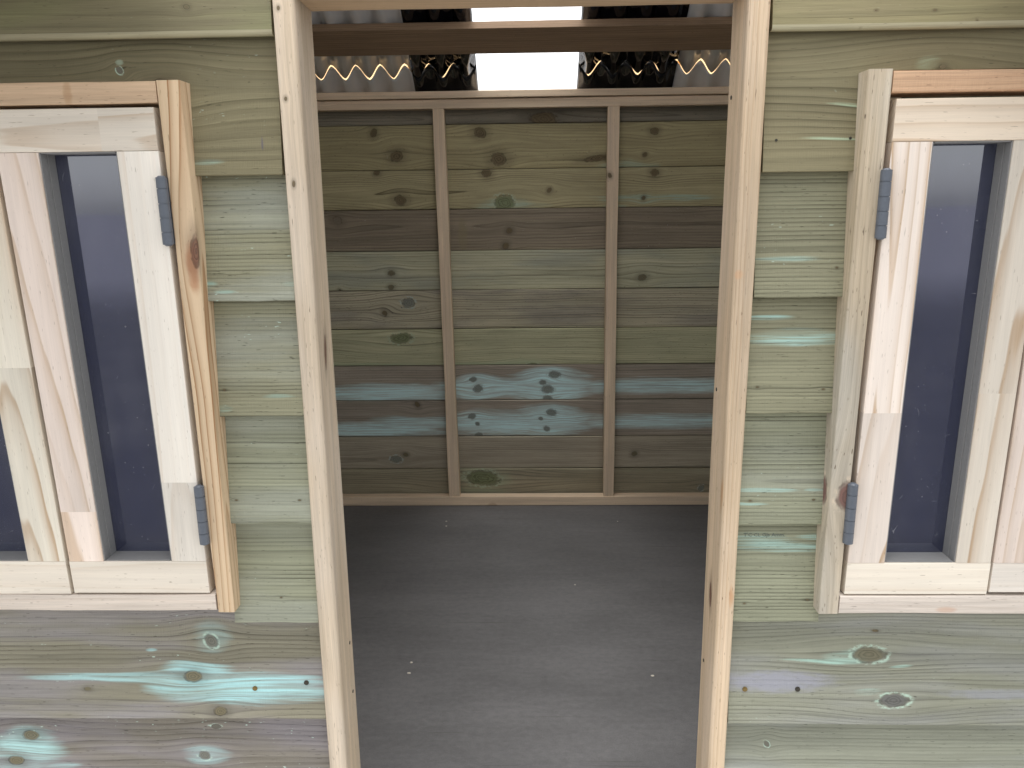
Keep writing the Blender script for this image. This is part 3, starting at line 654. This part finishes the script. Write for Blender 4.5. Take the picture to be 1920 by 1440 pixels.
b.member([(E1[0] + 0.006, YT, zvb), (E1[0] + 0.006, FD, zvb), (E1[0] + 0.032, FD, zvb), (E1[0] + 0.032, YT, zvb)], [(E1[1] + 0.031, YT, zvt), (E1[1] + 0.031, FD, zvt), (E1[1] + 0.056, FD, zvt), (E1[1] + 0.056, YT, zvt)], n=10, r=0.002, mi=2, uvo=YT)
fR = b.build('window_frame', [mtr, mtt, mts], house, 'frame of the right window, its left upright greyish with a round maroon knot, its top orange')
b = MB(); b.box(xi0 + 0.001, E1[0] + 0.005, YT, FD, zsb, zst, n=14, r=0.002, jit=0.0003); b.build('window_sill', mts, fR)

# ------------------------------------------------------------------ floor
def floor_mat():
    g = G('floor_sheet_brown'); u, v = g.uv()
    n1 = g.noise(u * 2.0, v * 6.0, 1.0, 4.0, 0.6); n2 = g.noise(u * 9.0, v * 60.0, 2.0, 4.0, 0.6); n3 = g.noise(u * 420.0, v * 420.0, 3.0, 3.0, 0.7)
    n4 = g.noise(u * 60.0, v * 90.0, 5.0, 3.0, 0.6)
    col = g.mix(g.ss(n1, 0.3, 0.7), (0.120, 0.116, 0.115), (0.150, 0.145, 0.144))
    col = g.mix(1.0, col, g.grey(1.0 + (n2 - 0.5) * 0.28 + (n3 - 0.5) * 0.9 + (n4 - 0.5) * 0.5), 'MULTIPLY')
    st = g.ss(g.noise(u * 3.0, v * 130.0, 7.0, 2.0), 0.66, 0.70) * g.ss(g.noise(u * 4.0, v * 12.0, 9.0, 1.0), 0.5, 0.6)
    col = g.mix(st * 0.35, col, (0.045, 0.042, 0.03))
    g.bsdf(Base_Color=col, Roughness=0.62, Normal=g.bump(n3 * 0.6 + n4 * 0.5, 0.5, 0.0008), Specular_IOR_Level=0.35); return g.mat
b = MB()
FX0, FX1 = XL + 0.03, XR - 0.03
yj = None
def floor_y(py):
    d = ray(990, py); k = -CAM.z / d.z; return CAM.y + d.y * k
yj = floor_y(1256)
FM = floor_mat()
def panel(y0, y1, z=0.0):
    me = bpy.data.meshes.new('floor_panel'); x0, x1 = FX0, FX1; e = 0.0006
    v = [(x0, y0, z - 0.018), (x1, y0, z - 0.018), (x1, y1, z - 0.018), (x0, y1, z - 0.018), (x0, y0, z), (x1, y0, z), (x1, y1, z), (x0, y1, z)]
    me.from_pydata(v, [], [(3, 2, 1, 0), (4, 5, 6, 7), (0, 1, 5, 4), (1, 2, 6, 5), (2, 3, 7, 6), (3, 0, 4, 7)])
    uvl = me.uv_layers.new(name='UVMap')
    for l in me.loops: q = v[l.vertex_index]; uvl.data[l.index].uv = (q[0], q[1] + q[2])
    return me
o = new_obj('floor_panel', panel(-0.005, yj - 0.0004, 0.0), [FM], house); o['label'] = 'front grey brown floor sheet just inside the doorway'
o = new_obj('floor_panel', panel(yj + 0.0004, BACK + 0.06, -0.0005), [FM], house); o['label'] = 'rear grey brown floor sheet up to the back wall'
# bearers under the floor
mb = wood('bearer_pine', (0.4, 0.38, 0.27), (0.25, 0.22, 0.14), seed=70.0)
b = MB()
for y in (0.10, 0.85, 1.70): b.box(FX0, FX1, y, y + 0.045, GZ + 0.002, -0.0205, r=0.002)
b.build('floor_bearers', mb, house)

# ------------------------------------------------------------------ back wall
BR = (0.19, 0.155, 0.085); BRL = (0.09, 0.065, 0.035)
yc = BACK + 0.038
def bk(px, py, a, b, kind): p = W(px, py, yc); return (p.x, p.z, a * PB, b * PB, kind)
def bs(px, py, a, b, st): p = W(px, py, yc); return (p.x, p.z, a * PB, b * PB, st)
def bz(py): return W(985, py, yc).z
def bmk(px, py, a, b, c, am): p = W(px, py, yc); return (p.x, p.z, a * PB, b * PB, c, am)
KT = ((0.26, 0.28, 0.24), (0.15, 0.15, 0.13), (0.45, 0.55, 0.52))
KG = ((0.22, 0.25, 0.13), (0.10, 0.11, 0.05), (0.42, 0.5, 0.36))
TQ = (0.66, 0.90, 0.90)
seams = [160, 231, 316, 391, 469, 543, 616, 685, 751, 819, 879.5, 940]
bw = [
 dict(base=(0.13, 0.12, 0.09), late=(0.07, 0.06, 0.045), seed=80., knots=[bk(1020, 215, 26, 11, KN_BRN)]),
 dict(base=(0.20, 0.18, 0.10), late=(0.10, 0.08, 0.04), seed=81., knots=[bk(742, 287, 12, 9, KN_BRN), bk(935, 292, 14, 11, KN_BRN), bk(900, 246, 11, 9, KN_BRN), bk(1228, 243, 8, 6, KN_BRN), bk(1210, 284, 4, 4, KN_BRN), bk(700, 247, 6, 7, KN_BRN), bk(1120, 290, 24, 5, KN_BRN)], stains=[bs(1180, 300, 50, 7, 0.4)]),
 dict(base=(0.22, 0.20, 0.115), late=(0.11, 0.09, 0.045), seed=82., knots=[bk(750, 369, 11, 9, KN_BRN), bk(945, 374, 20, 13, KG), bk(912, 323, 9, 7, KN_BRN), bk(706, 322, 6, 5, KN_BRN), bk(1228, 322, 8, 6, KN_BRN), bk(1030, 352, 4, 4, KN_BRN), bk(1208, 365, 4, 4, KN_BRN)], stains=[bs(950, 378, 60, 6, 0.35), bs(1230, 365, 110, 5, 0.5), bs(1160, 385, 30, 6, 0.4)]),
 dict(base=(0.14, 0.12, 0.085), late=(0.085, 0.068, 0.048), seed=83., knots=[bk(632, 411, 9, 7, ((0.28, 0.23, 0.17), (0.12, 0.09, 0.06), None)), bk(955, 428, 6, 5, KN_BRN), bk(948, 455, 6, 6, KN_BRN)],
      marks=[bmk(867, 436, 10, 33, (0.26, 0.22, 0.13), 0.55)], specks=0.9, speck_col=(0.5, 0.5, 0.45)),
 dict(base=(0.25, 0.25, 0.17), late=(0.14, 0.13, 0.08), seed=84., knots=[bk(733, 508, 7, 5, KN_OL), bk(732, 533, 6, 5, KN_OL), bk(1205, 515, 8, 6, KN_OL), bk(636, 540, 3, 4, KN_BRN)], blotch=(0.30, 0.31, 0.27)),
 dict(base=(0.235, 0.22, 0.155), late=(0.12, 0.105, 0.075), seed=85., knots=[bk(765, 565, 13, 9, KT), bk(720, 583, 5, 5, KN_BRN)], blotch=(0.22, 0.20, 0.19), pores=0.9),
 dict(base=(0.26, 0.26, 0.165), late=(0.15, 0.15, 0.09), seed=86., knots=[bk(752, 632, 22, 10, KG), bk(1000, 680, 12, 5, KG)], stains=[bs(700, 677, 120, 4, 0.8), bs(930, 677, 130, 5, 0.7)], stain_col=(0.38, 0.46, 0.30)),
 dict(wispy=0.6, base=(0.185, 0.165, 0.13), late=(0.09, 0.08, 0.065), seed=87., knots=[bk(887, 709, 8, 5, KT), bk(896, 725, 10, 8, KT), bk(1040, 700, 13, 7, KT), bk(1018, 714, 7, 5, KT), bk(1027, 726, 13, 8, KT), bk(1027, 742, 10, 6, KT)],
      stains=[bs(730, 734, 140, 15, 1.0), bs(930, 722, 120, 13, 1.0), bs(1030, 720, 80, 22, 1.0), bs(1240, 720, 170, 12, 0.85), bs(880, 725, 40, 14, 0.9)], stain_col=TQ),
 dict(wispy=0.6, base=(0.185, 0.165, 0.13), late=(0.09, 0.08, 0.065), seed=88., knots=[bk(885, 778, 8, 6, KT), bk(895, 791, 5, 4, KT), bk(1034, 771, 12, 7, KT), bk(1014, 782, 5, 4, KT), bk(897, 811, 8, 5, KT), bk(1025, 800, 7, 6, KT), bk(782, 757, 5, 6, KN_BRN)],
      stains=[bs(700, 803, 130, 14, 0.95), bs(780, 790, 90, 12, 0.8), bs(940, 790, 120, 18, 1.0), bs(1030, 787, 80, 22, 1.0), bs(1240, 787, 170, 12, 0.8)], stain_col=TQ),
 dict(base=(0.215, 0.195, 0.145), late=(0.12, 0.105, 0.08), seed=89., knots=[bk(742, 858, 12, 7, KT), bk(760, 850, 5, 4, KN_OL), bk(1190, 848, 6, 5, KN_OL)]),
 dict(base=(0.19, 0.175, 0.12), late=(0.11, 0.10, 0.07), seed=90., knots=[bk(905, 895, 34, 15, KG), bk(1316, 912, 6, 6, KT)], stains=[bs(905, 897, 52, 20, 0.55)], stain_col=(0.35, 0.42, 0.27)),
]
mats = []; b = MB()
for i, kw in enumerate(bw):
    kw = dict(kw); kw['base'] = tuple(c * f for c, f in zip(kw['base'], (2.0, 1.92, 1.95))); kw['late'] = tuple(c * 1.0 for c in kw['late']); zt = bz(seams[i]); zbm = bz(seams[i + 1])
    kw.setdefault('blotch', tuple(c * 0.8 for c in kw['base'])); kw.setdefault('specks', 0.25)
    mats.append(wood('back_board', kw.pop('base'), kw.pop('late'), v0=zbm + (zt - zbm) * rng.uniform(0.2, 0.8), h0=rng.uniform(0.006, 0.02), N=rng.uniform(110, 170), hw=0.015, wave=0.010, lateamt=0.9, bump=0.8, **kw))
    # lapped cladding seen from inside: the top of each board comes forward, its foot is behind the next
    y_top, y_bot = yc + 0.002, yc + 0.013
    x0, x1 = XL + 0.01, XR - 0.01
    b.member([(x0, y_bot, zbm + 0.0015), (x0, y_top, zt - 0.001), (x0, y_top + 0.012, zt - 0.001), (x0, y_bot + 0.012, zbm + 0.0015)],
             [(x1, y_bot, zbm + 0.0015), (x1, y_top, zt - 0.001), (x1, y_top + 0.012, zt - 0.001), (x1, y_bot + 0.012, zbm + 0.0015)], n=24, r=0.0012, jit=0.0004, mi=i, uvo=yc)
# the sarking behind the joints
k = len(bw); zt = bz(160); 
b.box(XL + 0.01, XR - 0.01, yc + 0.03, yc + 0.034, -0.02, zt, mi=0, r=0)
bwall = b.build('back_wall', mats, house, 'inside of the back wall, eleven boards from dark olive to turquoise streaked')
STUD = (0.72, 0.56, 0.40); STUDL = (0.46, 0.33, 0.22)
def smat(seed, v0, axis, **kw): return wood('stud_pine', STUD, STUDL, v0=v0, h0=0.03, N=200, hw=0.006, wave=0.004, lateamt=0.45, seed=seed, fibre=0.12, blotch=(0.73, 0.58, 0.42), **kw)
YS = BACK
zpl_b, zpl_t = 0.0006, W(985, 931, BACK).z
ztp_b = (W(597, 206, BACK).z + W(1367, 197, BACK).z) / 2; ztp_t = W(985, 183, BACK).z; zup_t = W(985, 168, BACK - 0.012).z
def stud(tl, tr, bl, br, label, seed, kn=()):
    zb_, zt_ = zpl_t + 0.0005, ztp_b - 0.0005
    def xat(pa, pb, z): return lerpx(pa, pb, z, BACK)
    b = MB(); A = [xat(tl, bl, zb_), xat(tr, br, zb_)]; B = [xat(tl, bl, zt_), xat(tr, br, zt_)]
    b.member([(A[0], YS, zb_), (A[0], YS + 0.036, zb_), (A[1], YS + 0.036, zb_), (A[1], YS, zb_)], [(B[0], YS, zt_), (B[0], YS + 0.036, zt_), (B[1], YS + 0.036, zt_), (B[1], YS, zt_)], n=20, r=0.002, jit=0.0007, uvo=YS)
    return b.build('stud', smat(seed, A[0] - 0.03, 'z', knots=kn), bwall, label)
s1 = stud((811, 206), (832, 206), (842, 930), (862, 930), 'left bare pine stud on the back wall', 101.)
s2 = stud((1140, 200), (1162, 200), (1131.5, 930), (1150.5, 930), 'right bare pine stud on the back wall, small knot near its top', 102., kn=[(W(1142, 329, BACK).z, W(1143, 329, BACK).x, 5 * PB, 4 * PB, KN_BRN)])
# studs further out, hidden from the doorway
for xo, sd_ in ((-0.95, 103.), (1.0, 104.)):
    b = MB(); b.box(xo, xo + 0.036, YS, YS + 0.036, zpl_t + 0.0005, ztp_b - 0.0005, axis='z', n=4, r=0.002, uvo=YS); b.build('stud', smat(sd_, xo, 'z'), bwall)
b = MB(); b.box(XL + 0.045, XR - 0.045, YS - 0.004, YS + 0.036, zpl_b, zpl_t, n=24, r=0.002, jit=0.0003); b.build('bottom_plate', smat(105., 0.0, 'x', marks=[bmk(925, 940, 10, 8, (0.3, 0.15, 0.07), 0.4)]), bwall)
b = MB(); b.box(XL + 0.045, XR - 0.045, YS, YS + 0.036, ztp_b, ztp_t - 0.001, n=24, r=0.002, jit=0.0003); b.build('top_plate', smat(106., ztp_b, 'x', knots=[bk(612, 188, 4, 4, KN_BRN)]), bwall, 'lower pine plate above the studs')
b = MB(); b.box(XL + 0.045, XR - 0.045, YS - 0.012, YS + 0.052, ztp_t + 0.001, zup_t, n=24, r=0.002, jit=0.0003); b.build('top_plate', smat(107., zup_t, 'x'), bwall, 'upper pine plate touching the roof sheets')

# ------------------------------------------------------------------ side walls (outer cladding, seen through the panes and from the side)
ms = wood('side_board', (0.36, 0.33, 0.23), (0.2, 0.17, 0.1), seed=120., blotch=(0.2, 0.19, 0.15), N=160)
def side(x, s, label):
    b = MB(); n = 11
    zs = [GZ + 0.01 + k * (zup_t - 0.03 - GZ) / n for k in range(n + 1)]
    for k in range(n):
        a, c = zs[k], zs[k + 1]
        xb, xt = x, x - s * 0.013
        # along y: use the x grain with coordinates swapped by hand
        A = [(xb, 0.02, a), (xt, 0.02, c), (xt - s * 0.012, 0.02, c), (xb - s * 0.012, 0.02, a)]
        B = [(p[0], yc + 0.03, p[2]) for p in A]
        i0 = len(b.f); b.member(A, B, n=6, r=0.001, grain='z', uvo=0.0)
        for fi in range(i0, len(b.f)): b.uv[fi] = [(b.v[q][1], b.v[q][2] + b.v[q][0]) for q in b.f[fi]]
    # gable triangle above
    yr = (BACK + 0.01) / 2
    zt = zs[-1]; base = len(b.v); th = 0.012
    tri = [(0.02, zt), (yc + 0.03, zt), (yr + 0.03, zt + (yr) * math.tan(rad(38)) - 0.02)]
    xi = x - s * 0.004
    b.v += [(xi, p[0], p[1]) for p in tri] + [(xi - s * th, p[0], p[1]) for p in tri]
    for f in ((0, 1, 2), (5, 4, 3), (0, 3, 4, 1), (1, 4, 5, 2), (2, 5, 3, 0)):
        f = [base + q for q in f]; b.f.append(f); b.mi.append(0); b.uv.append([(b.v[q][1], b.v[q][2]) for q in f])
    b.build('side_wall', ms, house, label)
side(XL, -1, 'left side wall of the playhouse'); side(XR, 1, 'right side wall of the playhouse')
# framing behind the front cladding: studs beside windows and a top plate carrying the roof
b = MB(); b.box(XL + 0.02, XR - 0.02, 0.046, JD, HZ + 0.0455, HZ + 0.09, n=6, r=0.002); 
b.box(xr1[0] + 0.001, XR - 0.02, 0.046, JD, HZ - 0.03, HZ + 0.0445, n=4, r=0.002); b.box(XL + 0.02, xl1[0] - 0.001, 0.046, JD, HZ - 0.03, HZ + 0.0445, n=4, r=0.002)
b.build('front_plate', smat(110., HZ, 'x'), house)

# ------------------------------------------------------------------ roof
SL = rad(38); TS = math.tan(SL)
def corr_mat(kind):
    g = G('roof_' + kind); u, v = g.uv(); n = g.noise(u * 30.0, v * 8.0, 1.0, 4.0, 0.6)
    if kind == 'zinc':
        g.bsdf(Base_Color=g.mix(n, (0.72, 0.71, 0.70), (0.76, 0.75, 0.74)), Metallic=0.35, Roughness=0.28)
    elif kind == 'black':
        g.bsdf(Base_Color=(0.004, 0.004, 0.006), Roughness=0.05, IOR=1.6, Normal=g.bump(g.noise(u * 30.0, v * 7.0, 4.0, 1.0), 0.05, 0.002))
    else:
        tl = g.nt.nodes.new('ShaderNodeBsdfTranslucent'); tl.inputs[0].default_value = (0.98, 0.98, 0.99, 1)
        tp = g.nt.nodes.new('ShaderNodeBsdfTransparent'); tp.inputs[0].default_value = (0.95, 0.96, 0.97, 1)
        mx = g.nt.nodes.new('ShaderNodeMixShader'); mx.inputs[0].default_value = 0.65
        gl = g.nt.nodes.new('ShaderNodeBsdfGlossy'); gl.inputs['Roughness'].default_value = 0.15; m2 = g.nt.nodes.new('ShaderNodeMixShader'); m2.inputs[0].default_value = 0.04
        g.nt.links.new(tl.outputs[0], mx.inputs[1]); g.nt.links.new(tp.outputs[0], mx.inputs[2])
        g.nt.links.new(mx.outputs[0], m2.inputs[1]); g.nt.links.new(gl.outputs[0], m2.inputs[2]); g.nt.links.new(m2.outputs[0], g.out.inputs[0])
    return g.mat
def amber_mat():  # for the added strips that stand in for the roof's zigzag reflection
    g = G('amber_reflection'); tl = g.nt.nodes.new('ShaderNodeBsdfTranslucent'); tl.inputs[0].default_value = (0.85, 0.66, 0.44, 1)
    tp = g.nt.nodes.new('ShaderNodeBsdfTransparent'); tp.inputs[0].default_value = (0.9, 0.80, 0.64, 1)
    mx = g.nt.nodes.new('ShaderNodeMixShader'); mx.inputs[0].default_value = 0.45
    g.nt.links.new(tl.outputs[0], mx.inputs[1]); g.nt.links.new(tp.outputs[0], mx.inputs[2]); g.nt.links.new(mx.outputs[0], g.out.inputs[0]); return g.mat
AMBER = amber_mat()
ZINC, BLK, CLR = corr_mat('zinc'), corr_mat('black'), corr_mat('clear')
PER = 0.076; AMP = 0.009
YR = (BACK + 0.02) / 2
# back slope passes just above the upper plate
ZE = zup_t + AMP + 0.002               # centre line height at y = BACK
def roofz(y): return ZE + (BACK - y) * TS if y > YR else ZE + (BACK - YR) * TS - (YR - y) * TS
def rx(px, py):                        # where the pixel's ray meets the back slope
    d = ray(px, py); k = (ZE + (BACK - CAM.y) * TS - CAM.z) / (d.z + TS * d.y); return (CAM + d * k).x
def ry(px, py):
    d = ray(px, py); k = (ZE + (BACK - CAM.y) * TS - CAM.z) / (d.z + TS * d.y); return (CAM + d * k).y
PH = rx(604, 147)                      # a low point of the zigzag reflection
YZ = ry(700, 135)
def zig(x):                             # plan of the zigzag reflection, cut as a slot, -1 low .. 1 high
    t = ((x - PH) / PER) % 1.0
    a = 1 - 4 * abs(t - 0.5); a = -a if False else a
    return math.sin(a * math.pi / 2 * 0.96) * 0.35 + a * 0.65
def sheet(name, x0, x1, ya, yb, mat, label, lift=0.0):
    n = max(2, int((x1 - x0) / PER * 12)); vs = []; fs = []; uv = []
    nrm = Vector((0, math.sin(SL) * (-1 if (not callable(ya) and ya < YR - 1e-6) else 1), math.cos(SL)))
    rows = 14
    for j in range(rows + 1):
        for i in range(n + 1):
            x = x0 + (x1 - x0) * i / n
            fa = ya(x) if callable(ya) else ya; fb = yb(x) if callable(yb) else yb
            y = fa + (fb - fa) * j / rows
            a = -math.cos(2 * math.pi * (x - PH) / PER); a = a * (1.25 - 0.25 * a * a)
            p = Vector((x, y, roofz(y))) + nrm * (AMP * a + lift); vs.append(tuple(p)); uv.append((x, y))
    for j in range(rows):
        for i in range(n):
            fs.append((j * (n + 1) + i, j * (n + 1) + i + 1, (j + 1) * (n + 1) + i + 1, (j + 1) * (n + 1) + i))
    me = bpy.data.meshes.new(name); me.from_pydata(vs, [], fs); l = me.uv_layers.new(name='UVMap')
    for lo in me.loops: l.data[lo.index].uv = uv[lo.vertex_index]
    for p in me.polygons: p.use_smooth = True
    o = new_obj(name, me, [mat], house); o['label'] = label
    md = o.modifiers.new('thickness', 'SOLIDIFY'); md.thickness = 0.0009; md.offset = 1.0
    return o
xa = (rx(751, 21) + rx(777.5, 166)) / 2; xb = (rx(885, 30) + rx(895, 150)) / 2; xc = (rx(1090, 30) + rx(1083, 150)) / 2; xd = (rx(1293, 12) + rx(1265, 150)) / 2
YE0, YE1 = -0.185, BACK + 0.17
lab = {0: 'back', 1: 'front'}
for k, (ya, yb) in enumerate(((YR, YE1), (YR - 0.001, YE0))):
    if k == 1:                          # unseen front slope: clear sheet widened to let more light inside
        sheet('roof_sheet', XL - 0.08, xa, ya, yb, ZINC, 'bare zinc corrugated sheet left on the front slope')
        sheet('skylight_sheet', xa - 0.03, xd + 0.03, ya, yb, CLR, 'unseen clear corrugated sheet on the front slope, widened to light the inside', lift=0.0018)
        sheet('roof_sheet', xd, XR + 0.08, ya, yb, ZINC, 'bare zinc corrugated sheet right on the front slope')
        continue
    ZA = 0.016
    def gw(x, blk):                     # width of the added slot and strip that imitate a reflected glint
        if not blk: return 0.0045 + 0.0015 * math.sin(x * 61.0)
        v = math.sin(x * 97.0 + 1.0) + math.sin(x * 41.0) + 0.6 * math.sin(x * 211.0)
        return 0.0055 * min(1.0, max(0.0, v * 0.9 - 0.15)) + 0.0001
    for (nm, x0, x1, mt, lb, lf, blk) in (
            ('roof_sheet', XL - 0.08, xa, ZINC, 'bare zinc corrugated sheet left on the back slope', 0.0, 0),
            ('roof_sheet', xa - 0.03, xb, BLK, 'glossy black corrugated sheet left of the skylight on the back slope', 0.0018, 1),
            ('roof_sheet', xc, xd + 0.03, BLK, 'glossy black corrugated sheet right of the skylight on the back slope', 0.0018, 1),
            ('roof_sheet', xd, XR + 0.08, ZINC, 'bare zinc corrugated sheet right on the back slope', 0.0, 0)):
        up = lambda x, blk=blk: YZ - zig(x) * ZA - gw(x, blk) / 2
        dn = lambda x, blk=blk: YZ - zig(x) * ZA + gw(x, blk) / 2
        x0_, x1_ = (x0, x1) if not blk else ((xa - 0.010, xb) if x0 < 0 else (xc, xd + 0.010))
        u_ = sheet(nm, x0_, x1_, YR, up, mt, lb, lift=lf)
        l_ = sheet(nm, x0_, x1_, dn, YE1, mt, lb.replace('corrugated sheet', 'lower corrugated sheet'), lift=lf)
        c_ = sheet('reflection_strip', x0_, x1_, up, dn, AMBER, 'thin amber strip added to imitate the zigzag reflection in the sheet', lift=lf); c_.parent = u_
    sheet('skylight_sheet', xb - 0.02, xc + 0.02, ya, yb, CLR, 'clear corrugated skylight sheet on the back slope, blown out white', lift=0.0036)
# ridge cap
mc = plain('ridge_cap_metal', (0.05, 0.05, 0.055), 0.4, 0.0, 0.1)
me = bpy.data.meshes.new('ridge_cap'); zr = roofz(YR) + 0.018; x0, x1 = XL - 0.085, XR + 0.085
me.from_pydata([(x0, YR - 0.12, zr - 0.12 * TS), (x1, YR - 0.12, zr - 0.12 * TS), (x1, YR, zr), (x0, YR, zr), (x0, YR + 0.12, zr - 0.12 * TS), (x1, YR + 0.12, zr - 0.12 * TS)], [], [(0, 1, 2, 3), (3, 2, 5, 4)])
o = new_obj('ridge_cap', me, [mc], house); md = o.modifiers.new('thickness', 'SOLIDIFY'); md.thickness = 0.0012
# purlins lying flat under the sheets
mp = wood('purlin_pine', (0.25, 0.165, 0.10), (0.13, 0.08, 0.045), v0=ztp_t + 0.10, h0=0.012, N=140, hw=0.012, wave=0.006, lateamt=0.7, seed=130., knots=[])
def purlin(y, front=False, w=0.090, t=0.031, label=None):
    """y: the lower (eave side) bottom corner"""
    s = -1 if front else 1
    nrm = Vector((0, math.sin(SL) * s, math.cos(SL))); dn = Vector((0, math.cos(SL) * s, -math.sin(SL)))
    top = Vector((0, y, roofz(y))) - nrm * (AMP + 0.0005)
    c = [top - nrm * t, top, top - dn * w, top - dn * w - nrm * t]
    b = MB(); A = [(XL + 0.02, p.y, p.z) for p in c]; B = [(XR - 0.02, p.y, p.z) for p in c]
    i0 = 0; b.member(A, B, n=16, r=0.002, jit=0.0006, grain='x', uvo=0.0)
    for fi in range(len(b.f)): b.uv[fi] = [(b.v[q][0], (Vector(b.v[q]) - top).dot(dn) + (Vector(b.v[q]) - top).dot(nrm) + ztp_t + 0.1) for q in b.f[fi]]
    return b.build('purlin', mp, house, label)
def py_of(p):
    d = M3.transposed() @ (p - CAM); return 720 - d.z / d.y * FPX
best = None
for k in range(400):
    y = BACK - 0.45 * k / 400
    nrm = Vector((0, math.sin(SL), math.cos(SL))); c = Vector((0, y, roofz(y))) - nrm * (AMP + 0.0335)
    e = abs(py_of(c) - 101)
    if best is None or e < best[0]: best = (e, y)
YP = best[1]
print('purlin y', YP, 'err', best[0], 'ridge z', roofz(YR), 'header z', HZ, 'cam', tuple(CAM), 'x', xa, xb, xc, xd)
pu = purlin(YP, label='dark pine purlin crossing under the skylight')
purlin(YR + 0.12); purlin(0.25, True); purlin(YR - 0.12, True)
# ------------------------------------------------------------------ small wood chips on the floor
CH = plain('pale_chip', (0.72, 0.66, 0.56), 0.8, 0, 0.2, 900)
def chip(px, py, r, label):
    d = ray(px, py); k = -CAM.z / d.z; p = CAM + d * k
    q = bmesh.new(); bmesh.ops.create_icosphere(q, subdivisions=1, radius=r)
    for v in q.verts: v.co = Vector((v.co.x * rng.uniform(0.9, 1.6), v.co.y * rng.uniform(0.7, 1.1), v.co.z * 0.45))
    o = bm_obj('wood_chip', q, CH); o.location = (p.x, p.y, r * 0.4 + 0.0002); o['label'] = label; o['category'] = 'wood chip'; o['group'] = 'pale wood chips on the floor'
for c in ((837, 978, 0.0028, 'pale wood chip near the back wall, upper of two left of centre'), (837, 987, 0.0028, 'pale wood chip near the back wall, lower of two left of centre'),
          (771, 1243, 0.0032, 'pale wood chip near the left upright, upper of the pair'), (767, 1263, 0.0036, 'pale wood chip near the left upright, lower and rounder of the pair'),
          (1224, 1268, 0.0036, 'pale wood chip alone on the floor near the right upright'), (1158, 978, 0.002, 'tiny wood chip near the back wall below the right stud'),
          (1078, 1097, 0.002, 'tiny wood chip in the middle of the grey floor')): chip(*c)
